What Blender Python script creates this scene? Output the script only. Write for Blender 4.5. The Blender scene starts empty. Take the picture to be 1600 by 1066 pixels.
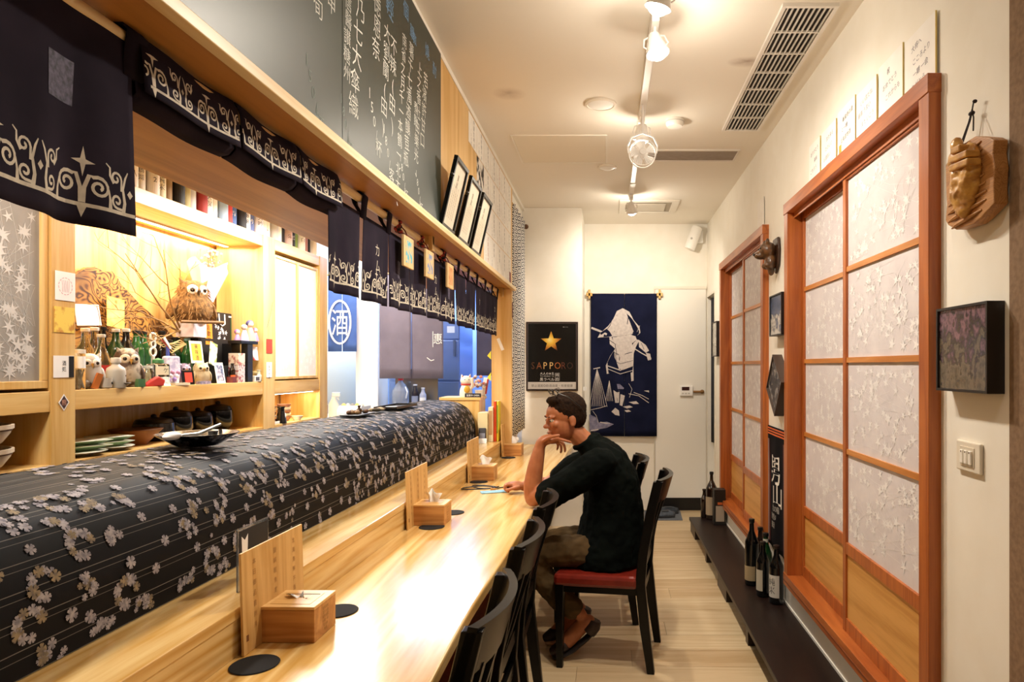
import bpy, bmesh, math, random
from mathutils import Vector, Matrix, Euler, noise as mnoise

# ------------------------------------------------------------------ camera, world, exposure
S = bpy.context.scene
COL = S.collection
cam_data = bpy.data.cameras.new('camera')
cam_data.sensor_fit = 'HORIZONTAL'; cam_data.sensor_width = 36.0
cam_data.lens = 1050.0 * 36.0 / 1600.0
cam_data.shift_x = -0.09375; cam_data.shift_y = 0.024375
cam_data.clip_start = 0.02
cam = bpy.data.objects.new('camera', cam_data); COL.objects.link(cam)
cam.location = (0, 0, 1.45); cam.rotation_euler = (math.pi/2, 0, 0)
S.camera = cam

world = bpy.data.worlds.new('world'); S.world = world; world.use_nodes = True
world.node_tree.nodes['Background'].inputs[0].default_value = (1.0, .85, .68, 1)
world.node_tree.nodes['Background'].inputs[1].default_value = 0.15

S.view_settings.view_transform = 'Standard'; S.view_settings.look = 'None'
S.view_settings.gamma = 1.0; S.view_settings.use_curve_mapping = False
S.view_settings.exposure = 0.3

TRACK_W = 50.0       # each visible track spot
TRACK_FILL_W = 9.0  # unseen track spot added behind the camera for fill
KITCHEN_W = 24.0     # each kitchen tube
NICHE_W = 16.0
REAR_W = 60.0        # bluish tube of the rear kitchen
WARM = (1.0, .90, .76); WHITE = (1.0, .95, .88); NICHEC = (1.0, .80, .52); COOL = (.55, .72, 1.0)

# ------------------------------------------------------------------ helpers
PI = math.pi
def lin(c): return c/12.92 if c <= .04045 else ((c+.055)/1.055)**2.4
def hexc(h):
    h = h.lstrip('#'); return tuple(lin(int(h[i:i+2], 16)/255) for i in (0, 2, 4)) + (1,)
def C(xp, y): return (xp + .019*y, y)          # the counter stands 1.1 degrees out of square
CROT = -math.atan(.019)
def yat(px, X): return 1050*X/(px-950)        # depth of a thing on the plane X
def zat(py, Y): return 1.45-(py-572)*Y/1050

class G:
    def __init__(s): s.v = []; s.f = []
    def add(s, vs, fs):
        o = len(s.v); s.v += [tuple(p) for p in vs]; s.f += [tuple(i+o for i in f) for f in fs]; return s
    def box(s, x0, x1, y0, y1, z0, z1):
        return s.add([(x0,y0,z0),(x1,y0,z0),(x1,y1,z0),(x0,y1,z0),(x0,y0,z1),(x1,y0,z1),(x1,y1,z1),(x0,y1,z1)],
            [(0,3,2,1),(4,5,6,7),(0,1,5,4),(1,2,6,5),(2,3,7,6),(3,0,4,7)])
    def prism(s, poly, axis, a, b):
        def P(u, v, t): return {'x': (t,u,v), 'y': (u,t,v), 'z': (u,v,t)}[axis]
        n = len(poly)
        s.add([P(u,v,a) for u,v in poly]+[P(u,v,b) for u,v in poly],
              [tuple(range(n))[::-1], tuple(range(n,2*n))]+[(i,(i+1)%n,n+(i+1)%n,n+i) for i in range(n)])
        return s
    def lathe(s, prof, c=(0,0,0), n=16, sx=1, sy=1):
        vs = []; fs = []; m = len(prof)
        for r, z in prof:
            for k in range(n):
                a = 2*PI*k/n; vs.append((c[0]+max(r,1e-4)*math.cos(a)*sx, c[1]+max(r,1e-4)*math.sin(a)*sy, c[2]+z))
        for i in range(m-1):
            for k in range(n):
                k2 = (k+1) % n; fs.append((i*n+k, i*n+k2, (i+1)*n+k2, (i+1)*n+k))
        fs.append(tuple(range(n))[::-1]); fs.append(tuple((m-1)*n+k for k in range(n)))
        return s.add(vs, fs)
    def tube(s, pts, r, n=8, flat=1.0):
        pts = [Vector(p) for p in pts]; m = len(pts)
        rs = r if isinstance(r, (list, tuple)) else [r]*m
        vs = []; fs = []; up = None
        for i, p in enumerate(pts):
            t = (pts[min(i+1, m-1)]-pts[max(i-1, 0)])
            t = t.normalized() if t.length > 1e-9 else Vector((0,0,1))
            if up is None: up = Vector((0,0,1)) if abs(t.z) < .9 else Vector((1,0,0))
            a = t.cross(up); a = a.normalized() if a.length > 1e-6 else Vector((1,0,0))
            b = a.cross(t).normalized(); up = b
            for k in range(n):
                q = 2*PI*k/n; vs.append(p+a*math.cos(q)*rs[i]+b*math.sin(q)*rs[i]*flat)
        for i in range(m-1):
            for k in range(n):
                k2 = (k+1) % n; fs.append((i*n+k, i*n+k2, (i+1)*n+k2, (i+1)*n+k))
        fs.append(tuple(range(n))[::-1]); fs.append(tuple((m-1)*n+k for k in range(n)))
        return s.add(vs, fs)
    def ell(s, c, r, nu=14, nv=10, rot=None):
        if not isinstance(r, (list, tuple)): r = (r, r, r)
        R = Euler(rot).to_matrix() if rot else Matrix.Identity(3)
        c = Vector(c); vs = []; fs = []
        for i in range(1, nv):
            t = PI*i/nv
            for k in range(nu):
                a = 2*PI*k/nu
                vs.append(c+R @ Vector((r[0]*math.sin(t)*math.cos(a), r[1]*math.sin(t)*math.sin(a), r[2]*math.cos(t))))
        for i in range(nv-2):
            for k in range(nu):
                k2 = (k+1) % nu; fs.append((i*nu+k, (i+1)*nu+k, (i+1)*nu+k2, i*nu+k2))
        top = len(vs); vs.append(c+R @ Vector((0,0,r[2]))); vs.append(c+R @ Vector((0,0,-r[2])))
        for k in range(nu):
            k2 = (k+1) % nu; fs.append((top, k, k2)); o = (nv-2)*nu; fs.append((top+1, o+k2, o+k))
        return s.add(vs, fs)
    def surf(s, fn, nu, nv):
        vs = [fn(i/nu, j/nv) for j in range(nv+1) for i in range(nu+1)]; w = nu+1
        return s.add(vs, [(j*w+i, j*w+i+1, (j+1)*w+i+1, (j+1)*w+i) for j in range(nv) for i in range(nu)])
    def ribbon(s, pts, w):
        # flat ribbon through 2-D points, returned as 3-D with z = 0
        m = len(pts); ws = w if isinstance(w, (list, tuple)) else [w]*m; vs = []
        for i, (x, y) in enumerate(pts):
            x0, y0 = pts[max(i-1,0)]; x1, y1 = pts[min(i+1,m-1)]
            dx, dy = x1-x0, y1-y0; l = math.hypot(dx, dy) or 1; nx, ny = -dy/l*ws[i]/2, dx/l*ws[i]/2
            vs += [(x+nx, y+ny, 0), (x-nx, y-ny, 0)]
        return s.add(vs, [(2*i, 2*i+1, 2*i+3, 2*i+2) for i in range(m-1)])
    def xf(s, M, start=0):
        s.v = s.v[:start]+[tuple(M @ Vector(p)) for p in s.v[start:]]; return s
    def map(s, fn, start=0):
        s.v = s.v[:start]+[tuple(fn(*p)) for p in s.v[start:]]; return s
    def prune(s):
        used = sorted({i for f in s.f for i in f}); ix = {v: k for k, v in enumerate(used)}
        s.v = [s.v[i] for i in used]; s.f = [tuple(ix[i] for i in f) for f in s.f]; return s
    def mesh(s, name, smooth=False):
        me = bpy.data.meshes.new(name); me.from_pydata(s.v, [], s.f); me.update()
        bm = bmesh.new(); bm.from_mesh(me); bmesh.ops.recalc_face_normals(bm, faces=bm.faces); bm.to_mesh(me); bm.free()
        if smooth:
            me.polygons.foreach_set('use_smooth', [True]*len(me.polygons))
            me.set_sharp_from_angle(angle=math.radians(smooth if smooth is not True else 40))
        return me
    def build(s, name, mat, parent=None, loc=(0,0,0), rz=0, smooth=False, bev=0, sub=0, solid=0, rot=None, flat=False):
        if flat:   # keep the winding of open print
            me = bpy.data.meshes.new(name); me.from_pydata(s.v, [], s.f); me.update()
        else: me = s.mesh(name, smooth)
        me.materials.append(mat)
        o = bpy.data.objects.new(name, me); COL.objects.link(o)
        o.location = loc; o.rotation_euler = rot if rot else (0, 0, rz)
        if parent: o.parent = parent
        if solid:
            m = o.modifiers.new('solid', 'SOLIDIFY'); m.thickness = solid; m.offset = 0
        if bev:
            m = o.modifiers.new('bevel', 'BEVEL'); m.width = bev; m.segments = 2; m.limit_method = 'ANGLE'; m.angle_limit = .6
        if sub:
            m = o.modifiers.new('sub', 'SUBSURF'); m.levels = sub; m.render_levels = sub
        return o
def g(): return G()
def tag(o, label=None, cat=None, group=None, kind=None):
    if label: o['label'] = label
    if cat: o['category'] = cat
    if group: o['group'] = group
    if kind: o['kind'] = kind
    return o
def thing(name, label, cat, loc=(0,0,0), rz=0, group=None, kind=None):
    o = bpy.data.objects.new(name, None); COL.objects.link(o); o.empty_display_size = .05
    o.location = loc; o.rotation_euler = (0, 0, rz)
    return tag(o, label, cat, group, kind)
def struct(name, loc=(0,0,0)):
    o = bpy.data.objects.new(name, None); COL.objects.link(o); o.location = loc; o['kind'] = 'structure'; return o
def dup(o, parent=None):
    c = o.copy(); COL.objects.link(c)
    if parent: c.parent = parent
    for ch in list(o.children): dup(ch, c)
    return c
def copy_at(o, loc, rz=None, label=None):
    c = dup(o); c.location = loc
    if rz is not None: c.rotation_euler = (0, 0, rz)
    if label: c['label'] = label
    return c
_tc = {}
def text_geom(body, off=0):
    key = (body, off)
    if key not in _tc:
        cu = bpy.data.curves.new('t', 'FONT'); cu.body = body; cu.size = 1; cu.resolution_u = 2; cu.fill_mode = 'FRONT'; cu.offset = off
        ob = bpy.data.objects.new('t', cu); me = bpy.data.meshes.new_from_object(ob)
        _tc[key] = ([tuple(v.co) for v in me.vertices], [tuple(p.vertices) for p in me.polygons])
        bpy.data.objects.remove(ob); bpy.data.meshes.remove(me); bpy.data.curves.remove(cu)
    return _tc[key]
TEXT_OFF = [0]
def put_text(G_, body, fn, size=1.0, center=True, wide=1.0):
    """body laid flat; fn maps (u, v) in metres to a point of the surface"""
    vs, fs = text_geom(body, TEXT_OFF[0])
    if not vs: return
    x0 = min(v[0] for v in vs); x1 = max(v[0] for v in vs)
    cx = (x0+x1)/2 if center else x0
    G_.add([fn((v[0]-cx)*size*wide, (v[1]-(.38 if center else 0))*size) for v in vs], fs)
def column(G_, body, fn, u, v, size, step=None, slant=0, wide=1.0, rnd=None):
    step = step or size*1.08
    for i, ch in enumerate(body):
        if ch == ' ': continue
        du = slant*i+(rnd.uniform(-.06,.06)*size if rnd else 0); a = rnd.uniform(-.12,.12) if rnd else 0
        put_text(G_, ch, lambda x, y, i=i, du=du, a=a: fn(u+du+x*math.cos(a)-y*math.sin(a), v-step*i+y*math.cos(a)+x*math.sin(a)), size, True, wide)

# ------------------------------------------------------------------ materials
_m = {}
def nodes(name):
    m = bpy.data.materials.new(name); m.use_nodes = True; nt = m.node_tree
    return m, nt, nt.nodes['Principled BSDF'], nt.links.new
def setp(b, rough=.5, metal=0, spec=None, trans=0, coat=0, ior=None, alpha=None, sheen=0, sss=0):
    b.inputs['Roughness'].default_value = rough; b.inputs['Metallic'].default_value = metal
    if spec is not None: b.inputs['Specular IOR Level'].default_value = spec
    if trans: b.inputs['Transmission Weight'].default_value = trans
    if coat: b.inputs['Coat Weight'].default_value = coat; b.inputs['Coat Roughness'].default_value = .12
    if ior: b.inputs['IOR'].default_value = ior
    if alpha is not None: b.inputs['Alpha'].default_value = alpha
    if sheen: b.inputs['Sheen Weight'].default_value = sheen
    if sss: b.inputs['Subsurface Weight'].default_value = sss; b.inputs['Subsurface Radius'].default_value = (.01,.004,.002)
def M(h, rough=.5, **k):
    key = ('p', h, rough, tuple(sorted(k.items())))
    if key not in _m:
        m, nt, b, L = nodes('paint_'+h.strip('#')); b.inputs['Base Color'].default_value = hexc(h); setp(b, rough, **k); _m[key] = m
    return _m[key]
def EM(h, strength):
    key = ('e', h, strength)
    if key not in _m:
        m, nt, b, L = nodes('glow'); b.inputs['Base Color'].default_value = hexc(h)
        b.inputs['Emission Color'].default_value = hexc(h); b.inputs['Emission Strength'].default_value = strength; _m[key] = m
    return _m[key]
def ramp(nt, stops):
    r = nt.nodes.new('ShaderNodeValToRGB'); e = r.color_ramp.elements
    while len(e) < len(stops): e.new(.5)
    for i, (p, c) in enumerate(stops): e[i].position = p; e[i].color = hexc(c) if isinstance(c, str) else c
    return r
def mapping(nt, L, scale, coord='Object', rot=(0,0,0)):
    t = nt.nodes.new('ShaderNodeTexCoord'); mp = nt.nodes.new('ShaderNodeMapping')
    mp.inputs['Scale'].default_value = scale; mp.inputs['Rotation'].default_value = rot
    L(t.outputs[coord], mp.inputs['Vector']); return mp.outputs[0]
def NZ(c1, c2, scale=20, rough=.7, detail=4, stretch=(1,1,1), bump=0, lo=.35, hi=.65, **k):
    key = ('n', c1, c2, scale, rough, stretch, bump, lo, tuple(sorted(k.items())))
    if key not in _m:
        m, nt, b, L = nodes('mottled'); setp(b, rough, **k)
        v = mapping(nt, L, tuple(scale*q for q in stretch))
        n = nt.nodes.new('ShaderNodeTexNoise'); n.inputs['Scale'].default_value = 1; n.inputs['Detail'].default_value = detail
        L(v, n.inputs['Vector']); r = ramp(nt, [(lo, c1), (hi, c2)]); L(n.outputs[0], r.inputs[0]); L(r.outputs[0], b.inputs['Base Color'])
        if bump:
            bp = nt.nodes.new('ShaderNodeBump'); bp.inputs['Strength'].default_value = bump; bp.inputs['Distance'].default_value = .01
            L(n.outputs[0], bp.inputs['Height']); L(bp.outputs[0], b.inputs['Normal'])
        _m[key] = m
    return _m[key]
def WOOD(c1, c2, axis='y', sc=1.0, rough=.4, contrast=.5, rings=1.0, **k):
    key = ('w', c1, c2, axis, sc, rough, contrast, rings, tuple(sorted(k.items())))
    if key not in _m:
        m, nt, b, L = nodes('wood'); setp(b, rough, **k)
        st = {'x': (.06,1,1), 'y': (1,.06,1), 'z': (1,1,.06)}[axis]
        v = mapping(nt, L, tuple(9*sc*q for q in st))
        n = nt.nodes.new('ShaderNodeTexNoise'); n.inputs['Scale'].default_value = .9; n.inputs['Detail'].default_value = 2; n.inputs['Distortion'].default_value = .6
        L(v, n.inputs['Vector'])
        mu = nt.nodes.new('ShaderNodeMath'); mu.operation = 'MULTIPLY'; mu.inputs[1].default_value = 9*rings; L(n.outputs[0], mu.inputs[0])
        fr = nt.nodes.new('ShaderNodeMath'); fr.operation = 'PINGPONG'; fr.inputs[1].default_value = .5; L(mu.outputs[0], fr.inputs[0])
        v2 = mapping(nt, L, tuple(130*sc*q for q in st))
        n2 = nt.nodes.new('ShaderNodeTexNoise'); n2.inputs['Scale'].default_value = 1; n2.inputs['Detail'].default_value = 3; L(v2, n2.inputs['Vector'])
        ad = nt.nodes.new('ShaderNodeMath'); ad.operation = 'MULTIPLY_ADD'; ad.inputs[1].default_value = .55; L(n2.outputs[0], ad.inputs[0]); L(fr.outputs[0], ad.inputs[2])
        r = ramp(nt, [(.5-contrast*.35, c1), (.5+contrast*.55, c2)]); L(ad.outputs[0], r.inputs[0]); L(r.outputs[0], b.inputs['Base Color'])
        _m[key] = m
    return _m[key]
def GLASS(h, rough=.02, alpha=1):
    return M(h, rough, trans=1.0, ior=1.45)

m_wall = NZ('#efe9dc', '#f3eee3', 6, .85)
m_ceil = M('#efe8da', .9)
m_pine = WOOD('#e6c486', '#c4913f', 'y', .7, .22, .75, .8, coat=.25)
m_maple = WOOD('#e3be7a', '#d2a255', 'y', .8, .38, .5, .5)
m_maple_z = WOOD('#e3be7a', '#d2a255', 'z', .8, .38, .5, .5)
m_maple_x = WOOD('#e3be7a', '#d2a255', 'x', .8, .38, .5, .5)
m_ply = WOOD('#e3bd80', '#d0a35c', 'z', .6, .45, .5, .5)
m_cedar_z = WOOD('#bb6a30', '#9c4f20', 'z', 1.2, .35, .6, .6)
m_cedar_y = WOOD('#bb6a30', '#9c4f20', 'y', 1.2, .35, .6, .6)
m_muntin = WOOD('#cf8a48', '#b8722f', 'y', 1.2, .35, .6, .6)
m_kick = WOOD('#dca65c', '#c98f45', 'y', .9, .4, .4, .5)
m_step = NZ('#170c09', '#21120d', 5, .4, spec=.3, stretch=(8,.5,8))
m_black = M('#0b0a0a', .35)
m_blacklac = M('#040303', .3, spec=.3)
m_ink = M('#1b1a1d', .7)
m_white = M('#f4f2ee', .5)
m_paper = NZ('#efeae2', '#f6f2ea', 14, .85)
m_shoji = NZ('#d0c8ca', '#d9d2d3', 10, .8)
m_leaf = M('#ebe7e6', .8)
m_indigo = NZ('#221d2a', '#2d2634', 8, .9, stretch=(1,1,1), spec=.1)
m_print = NZ('#ded6c6', '#c6bdae', 60, .8)
m_steel = M('#9aa4ae', .28, metal=1.0)
# ------------------------------------------------------------------ the setting
# floor planks, each one a board running along the room
fl = struct('floor')
fb = g().box(-3.0, 1.15, -1.7, 8.4, -.06, -.012).build('subfloor', M('#8d7558', .8), fl)
rnd = random.Random(5)
m_planks = [WOOD(a, b, 'x', .9, .42, .5, .6) for a, b in (('#c9b18c','#b89c74'), ('#c3a984','#b2956c'), ('#cdb792','#bea37c'))]
pw = .19
k = 0; y = -1.7
while y < 6.75:
    x0 = -.75; off = rnd.uniform(.3, 1.2); x = x0
    cuts = [x0]+([x0+off] if off < 1.6 else [])+[1.0]
    for a, b_ in zip(cuts[:-1], cuts[1:]):
        g().box(a+.0008, b_-.0008, y+.0008, min(y+pw, 6.77)-.0008, -.012, rnd.uniform(-.0006, 0)).build('plank', m_planks[rnd.randrange(3)], fl)
    y += pw; k += 1
kf = g().box(-3.0, -.75, -1.7, 8.4, -.012, 0).build('kitchen_floor', M('#6f6a64', .6), fl)

# ceiling with faint soot marks round the vents
mc, nt, b, L = nodes('ceiling_paint'); setp(b, .9)
tc = nt.nodes.new('ShaderNodeTexCoord'); base = None
prev = None
for (cx, cy, rx, ry, s_) in ((-.52, 3.53, .09, .09, .5), (.655, 3.16, .10, .06, .75)):
    mp = nt.nodes.new('ShaderNodeMapping'); mp.inputs['Location'].default_value = (-cx/rx, -cy/ry, 0); mp.inputs['Scale'].default_value = (1/rx, 1/ry, 0)
    L(tc.outputs['Object'], mp.inputs['Vector'])
    nz = nt.nodes.new('ShaderNodeTexNoise'); nz.inputs['Scale'].default_value = 1.4
    L(mp.outputs[0], nz.inputs['Vector'])
    gr = nt.nodes.new('ShaderNodeTexGradient'); gr.gradient_type = 'SPHERICAL'; L(mp.outputs[0], gr.inputs[0])
    mu = nt.nodes.new('ShaderNodeMath'); mu.operation = 'MULTIPLY'; L(gr.outputs[1], mu.inputs[0]); L(nz.outputs[0], mu.inputs[1])
    mx = nt.nodes.new('ShaderNodeMix'); mx.data_type = 'RGBA'; mx.inputs['B'].default_value = hexc('#8a6a52')
    sc_ = nt.nodes.new('ShaderNodeMath'); sc_.operation = 'MULTIPLY'; sc_.inputs[1].default_value = 1.6*s_; sc_.use_clamp = True
    L(mu.outputs[0], sc_.inputs[0]); L(sc_.outputs[0], mx.inputs['Factor'])
    if prev is None: mx.inputs['A'].default_value = hexc('#efe8db')
    else: L(prev, mx.inputs['A'])
    prev = mx.outputs['Result']
L(prev, b.inputs['Base Color'])
ce = g().box(-3.0, 1.15, -1.7, 8.4, 2.88, 2.96).build('ceiling', mc); ce['kind'] = 'structure'

# right wall with two openings for the sliding doors and a doorway at the far end
wr = struct('wall_right')
W = g()
def wseg(y0, y1, z0, z1): W.box(1.0, 1.14, y0, y1, z0, z1)
D1 = (2.05, 3.64); D2 = (4.21, 5.77); ZO = (.29, 2.30); DW = (6.26, 6.74)
wseg(-1.7, D1[0], 0, 2.88); wseg(D1[1], D2[0], 0, 2.88); wseg(D2[1], DW[0], 0, 2.88); wseg(DW[1], 6.9, 0, 2.88)
for d in (D1, D2): wseg(d[0], d[1], 0, ZO[0]); wseg(d[0], d[1], ZO[1], 2.88)
wseg(DW[0], DW[1], 2.14, 2.88)
W.build('wall_plaster', m_wall, wr)
g().box(.995, 1.002, 1.67, 5.9, .118, .130).build('seal_strip', M('#e8e4dc', .5), wr)
g().box(1.30, 1.34, 1.6, 7.2, 0, 2.88).build('room_beyond', M('#b8a98f', .9), wr)
wp = g().box(.9985, 1.0, 1.0, 1.672, 0, 2.88).build('wall_shade_strip', NZ('#8f7358', '#7e634a', 60, .9, bump=.1)); wp['kind'] = 'structure'  # thin sheet flush with the wall; its shade is painted in as brown
we = g().box(-.30, 1.0, 6.77, 6.9, 0, 2.88).build('wall_end', m_wall); we['kind'] = 'structure'
wp2 = g().box(-.78, -.237, 6.08, 6.77, 0, 2.88).build('wall_poster', m_wall); wp2['kind'] = 'structure'
g().box(-.237, -.205, 6.40, 6.44, 1.215, 1.25).build('bracket', m_white, wp2)
wb = g().box(-3.0, 1.15, -1.8, -1.7, 0, 2.88).build('wall_back', m_wall); wb['kind'] = 'structure'
bb = g().box(.50, .985, 6.745, 6.77, 0, .125).build('baseboard_end', M('#0d0b0b', .4)); bb['kind'] = 'structure'

# bulkhead over the counter, wood-faced
wl = struct('wall_left')
g().box(-1.42, -.76, -1.7, 5.33, 2.07, 2.88).build('bulkhead', m_ply, wl)
g().box(-1.42, -.757, -1.7, 5.335, 2.052, 2.07).build('soffit', WOOD('#b98142', '#a06c30', 'y', .6, .45, .5, .5), wl)  # wood darker than the bulkhead: the unlit underside is put into the colour
g().box(-.78, -.756, -1.7, 6.08, 2.852, 2.88).build('cornice', m_wall, wl)
tr = g().box(-.757, -.728, -1.7, 5.34, 2.046, 2.073).build('trim_2', WOOD('#f3dcae', '#e3c083', 'y', .6, .4, .5, .5), bev=.002); tr['kind'] = 'structure'
ep = g().box(-.915, -.757, 5.28, 5.33, 0, 2.052).build('trim_3', m_ply); ep['kind'] = 'structure'

# kitchen shell
wk = struct('wall_kitchen')
g().box(-3.0, -2.53, -1.7, 5.27, 0, 2.88).build('wall_shelf_side', M('#b98a4a', .7), wk)
g().box(-3.0, -2.86, 5.27, 8.4, 0, 2.88).build('wall_tile', M('#efe3c6', .6), wk)
g().box(-3.0, -.3, 8.25, 8.4, 0, 2.88).build('wall_rear', M('#8fa9d8', .6), wk)
g().box(-2.42, -2.21, 6.45, 6.75, 0, 2.88).build('wall_pier', M('#f7f5f2', .6), wk)
g().box(-.84, -.78, 5.33, 8.25, 2.3, 2.88).build('wall_over_doorway', m_wall, wk)
g().box(-.84, -.78, 6.08, 8.25, 0, 2.3).build('wall_beside_doorway', M('#c9d3ea', .6), wk)
# ------------------------------------------------------------------ lamps of the place
def light(name, kind, loc, energy, color, parent=None, size=.03, **k):
    l = bpy.data.lights.new(name, kind); l.energy = energy; l.color = color
    if kind in ('POINT', 'SPOT'): l.shadow_soft_size = size
    for a, v in k.items(): setattr(l, a, v)
    o = bpy.data.objects.new(name, l); COL.objects.link(o); o.location = loc
    if parent: o.parent = parent
    return o
tk = thing('lighting_track', 'long white lighting track running down the middle of the ceiling', 'track', (.19, 2.2, 2.88))
g().box(-.018, .018, -3.6, 3.45, -.028, 0).build('rail', M('#f2efe9', .35), tk, bev=.003)
for yy in (-1.1, .75, 2.2, 3.0): g().box(-.021, .021, yy-.045, yy+.045, -.034, -.0275).build('joint_cover', M('#e6e2da', .4), tk)
m_bulb = EM('#fff4e2', 14.0); m_head = M('#f4f1ec', .35)
def spot_head(y, label, aim, tilt, visible=True):
    t = thing('track_spotlight', label, 'spotlight', (.19, y, 2.852), 0, 'white spotlights on the ceiling track')
    g().box(-.016, .016, -.05, .05, -.03, 0).build('adaptor', m_head, t, bev=.003)
    g().tube([(0,0,-.03),(0,0,-.062)], .007, 10).build('stem', m_head, t, smooth=True)
    R = Euler((tilt[0], tilt[1], 0)).to_matrix().to_4x4(); T = Matrix.Translation((0,0,-.085)) @ R
    g().lathe([(.012,.03),(.022,.026),(.03,.0),(.046,-.052),(.047,-.058),(.043,-.056),(.027,0),(.01,.02)], n=24).xf(T).build('shade', m_head, t, smooth=True)
    a = g()
    for s in (-1, 1): a.tube([(s*.012,0,.022),(s*.042,0,.012),(s*.05,0,-.02),(s*.040,0,-.03)], .0035, 6)
    a.xf(T).build('yoke', m_head, t, smooth=True)
    g().ell((0,0,-.050), (.039,.039,.033), 20, 12).xf(T).build('bulb', m_bulb, t, smooth=True)
    p = T @ Vector((0,0,-.092))
    e = TRACK_W if visible else TRACK_FILL_W
    sp = light('spot_beam', 'SPOT', p, e, WARM, t, .03, spot_size=math.radians(150), spot_blend=.8)
    d = Vector(aim)-Vector((.19, y, 2.852)); sp.rotation_euler = d.to_track_quat('-Z', 'Y').to_euler()
    light('spot_spill', 'POINT', p, e*.13, WARM, t, .03)
    return t
spot_head(2.36, 'white track spotlight nearest the camera, cut by the top of the picture', (-.5, 1.9, .75), (.15, .25))
spot_head(2.72, 'white track spotlight second from the camera, glowing over the long air grille', (.95, 3.0, 1.0), (-.15, -.2))
spot_head(3.74, 'white track spotlight just above the small round fan', (-.4, 3.4, .75), (.3, .1))
spot_head(5.52, 'white track spotlight farthest down the track, by the square air vent', (.2, 6.7, 1.5), (.5, -.15))
for yy, aim in ((.9, (.6, 2.0, .9)),):  # added fill light, out of view above and behind the camera
    spot_head(yy, 'white track spotlight added unseen behind the camera for fill', aim, (.2, .1), False)

# tube lamps under the kitchen ceiling, hidden from the seats by the bulkhead
def tube_lamp(loc, length, w, col, label, axis='y'):
    t = thing('tube_lamp', label, 'lamp', loc, 0 if axis == 'y' else PI/2)
    g().box(-.05, .05, -length/2, length/2, 0, .045).build('housing', m_white, t, bev=.004)
    g().tube([(0,-length/2+.03,-.016),(0,length/2-.03,-.016)], .013, 12).build('tube', EM('#fff3df' if col[2] > .5 and col[0] > .9 else '#dfe9ff', 9.0), t, smooth=True)
    o = light('tube_light', 'AREA', (0,0,-.035), w, col, t, shape='RECTANGLE', size=.05, size_y=length-.06)
    o.visible_camera = True
    return t
tube_lamp((-1.80, 1.7, 2.42), 1.2, KITCHEN_W, WHITE, 'long white tube lamp over the work aisle, near end')
tube_lamp((-1.80, 4.1, 2.42), 1.2, KITCHEN_W*1.7, WHITE, 'long white tube lamp over the work aisle, far end')
for yy, lb in ((1.7, 'near'), (4.1, 'far')):
    for s in (-1, 1):
        tag(g().tube([(0,0,0),(0,0,.415)], .004, 6).build('hanger_rod', m_white, None, (-1.80, yy+s*.5, 2.4655)), 'thin white rod carrying the %s tube lamp from the kitchen ceiling, %s end' % (lb, 'near' if s < 0 else 'far'), 'rod')
tube_lamp((-1.75, 7.5, 2.83), 1.2, REAR_W, COOL, 'bluish white tube lamp on the ceiling of the rear kitchen', 'x')
tube_lamp((-2.3, 5.9, 2.83), .8, 30, (1,.96,.9), 'short white tube lamp over the kitchen sink')

# ------------------------------------------------------------------ sliding paper doors in the right wall
def leaf_shape(G_, u, v, r, a, pts=6):
    vs = [(0.0,0.0)]
    for i in range(pts*2):
        q = a+PI*i/pts; rr = r*(1 if i % 2 == 0 else .30)
        vs.append((rr*math.cos(q), rr*math.sin(q)))
    zz = .00003*(len(G_.v) % 997)/13
    G_.add([(u+x, v+y, zz) for x, y in vs], [(0, i+1, (i+1) % (pts*2)+1) for i in range(pts*2)])
def leaf_field(w, h, n, r, seed, threads=12, tw=.0012):
    rn = random.Random(seed); q = g()
    for _ in range(n): leaf_shape(q, rn.uniform(r, w-r), rn.uniform(r, h-r), r*rn.uniform(.7,1.15), rn.uniform(0,6), rn.choice((5,6,6,7)))
    for _ in range(threads):
        x0, y0 = rn.uniform(.01,w-.01), rn.uniform(.01,h-.01); x1, y1 = rn.uniform(.01,w-.01), rn.uniform(.01,h-.01); mx = (x0+x1)/2; my = (y0+y1)/2+rn.uniform(-.02,.02)
        my = min(max(my,.01),h-.01); q.ribbon([(x0,y0),(mx,my),(x1,y1)], tw)
    return q
ZM = [.705, 1.088, 1.475, 1.858, 2.235]
def sliding_panel(parent, X, y0, y1, variant):
    sw = .034; z0, z1 = .325, 2.27
    p = g()
    p.box(X, X+.028, y0, y0+sw, z0, z1).box(X, X+.028, y1-sw, y1, z0, z1)
    p.box(X+.001, X+.027, y0+sw, y1-sw, z1-.034, z1).box(X+.001, X+.027, y0+sw, y1-sw, z0, z0+.06)
    p.box(X+.001, X+.027, y0+sw, y1-sw, ZM[0]-.05, ZM[0])
    pn = p.build('sliding_panel', m_cedar_z, parent, bev=.002)
    for z in ZM[1:4]: g().box(X+.004, X+.02, y0+sw, y1-sw, z-.011, z+.011).build('muntin', m_muntin, pn)
    g().box(X+.009, X+.017, y0+sw, y1-sw, z0+.06, ZM[0]-.05).build('kick_board', m_kick, pn)
    for i in range(4):
        a = ZM[i]+(.0 if i == 0 else .011); b_ = ZM[i+1]-(.011 if i < 3 else 0); w = y1-y0-2*sw; h = b_-a
        g().box(X+.012, X+.014, y0+sw, y1-sw, a, b_).build('paper_pane', m_shoji, pn)
        f = leaf_field(w, h, 84, .027, variant*7+i, 18); f.map(lambda u, v, q: (X+.0115-q*.4, y0+sw+u, a+v))
        lo = f.build('leaf_print', m_leaf, pn, flat=True); lo['kind'] = 'stuff'
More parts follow.
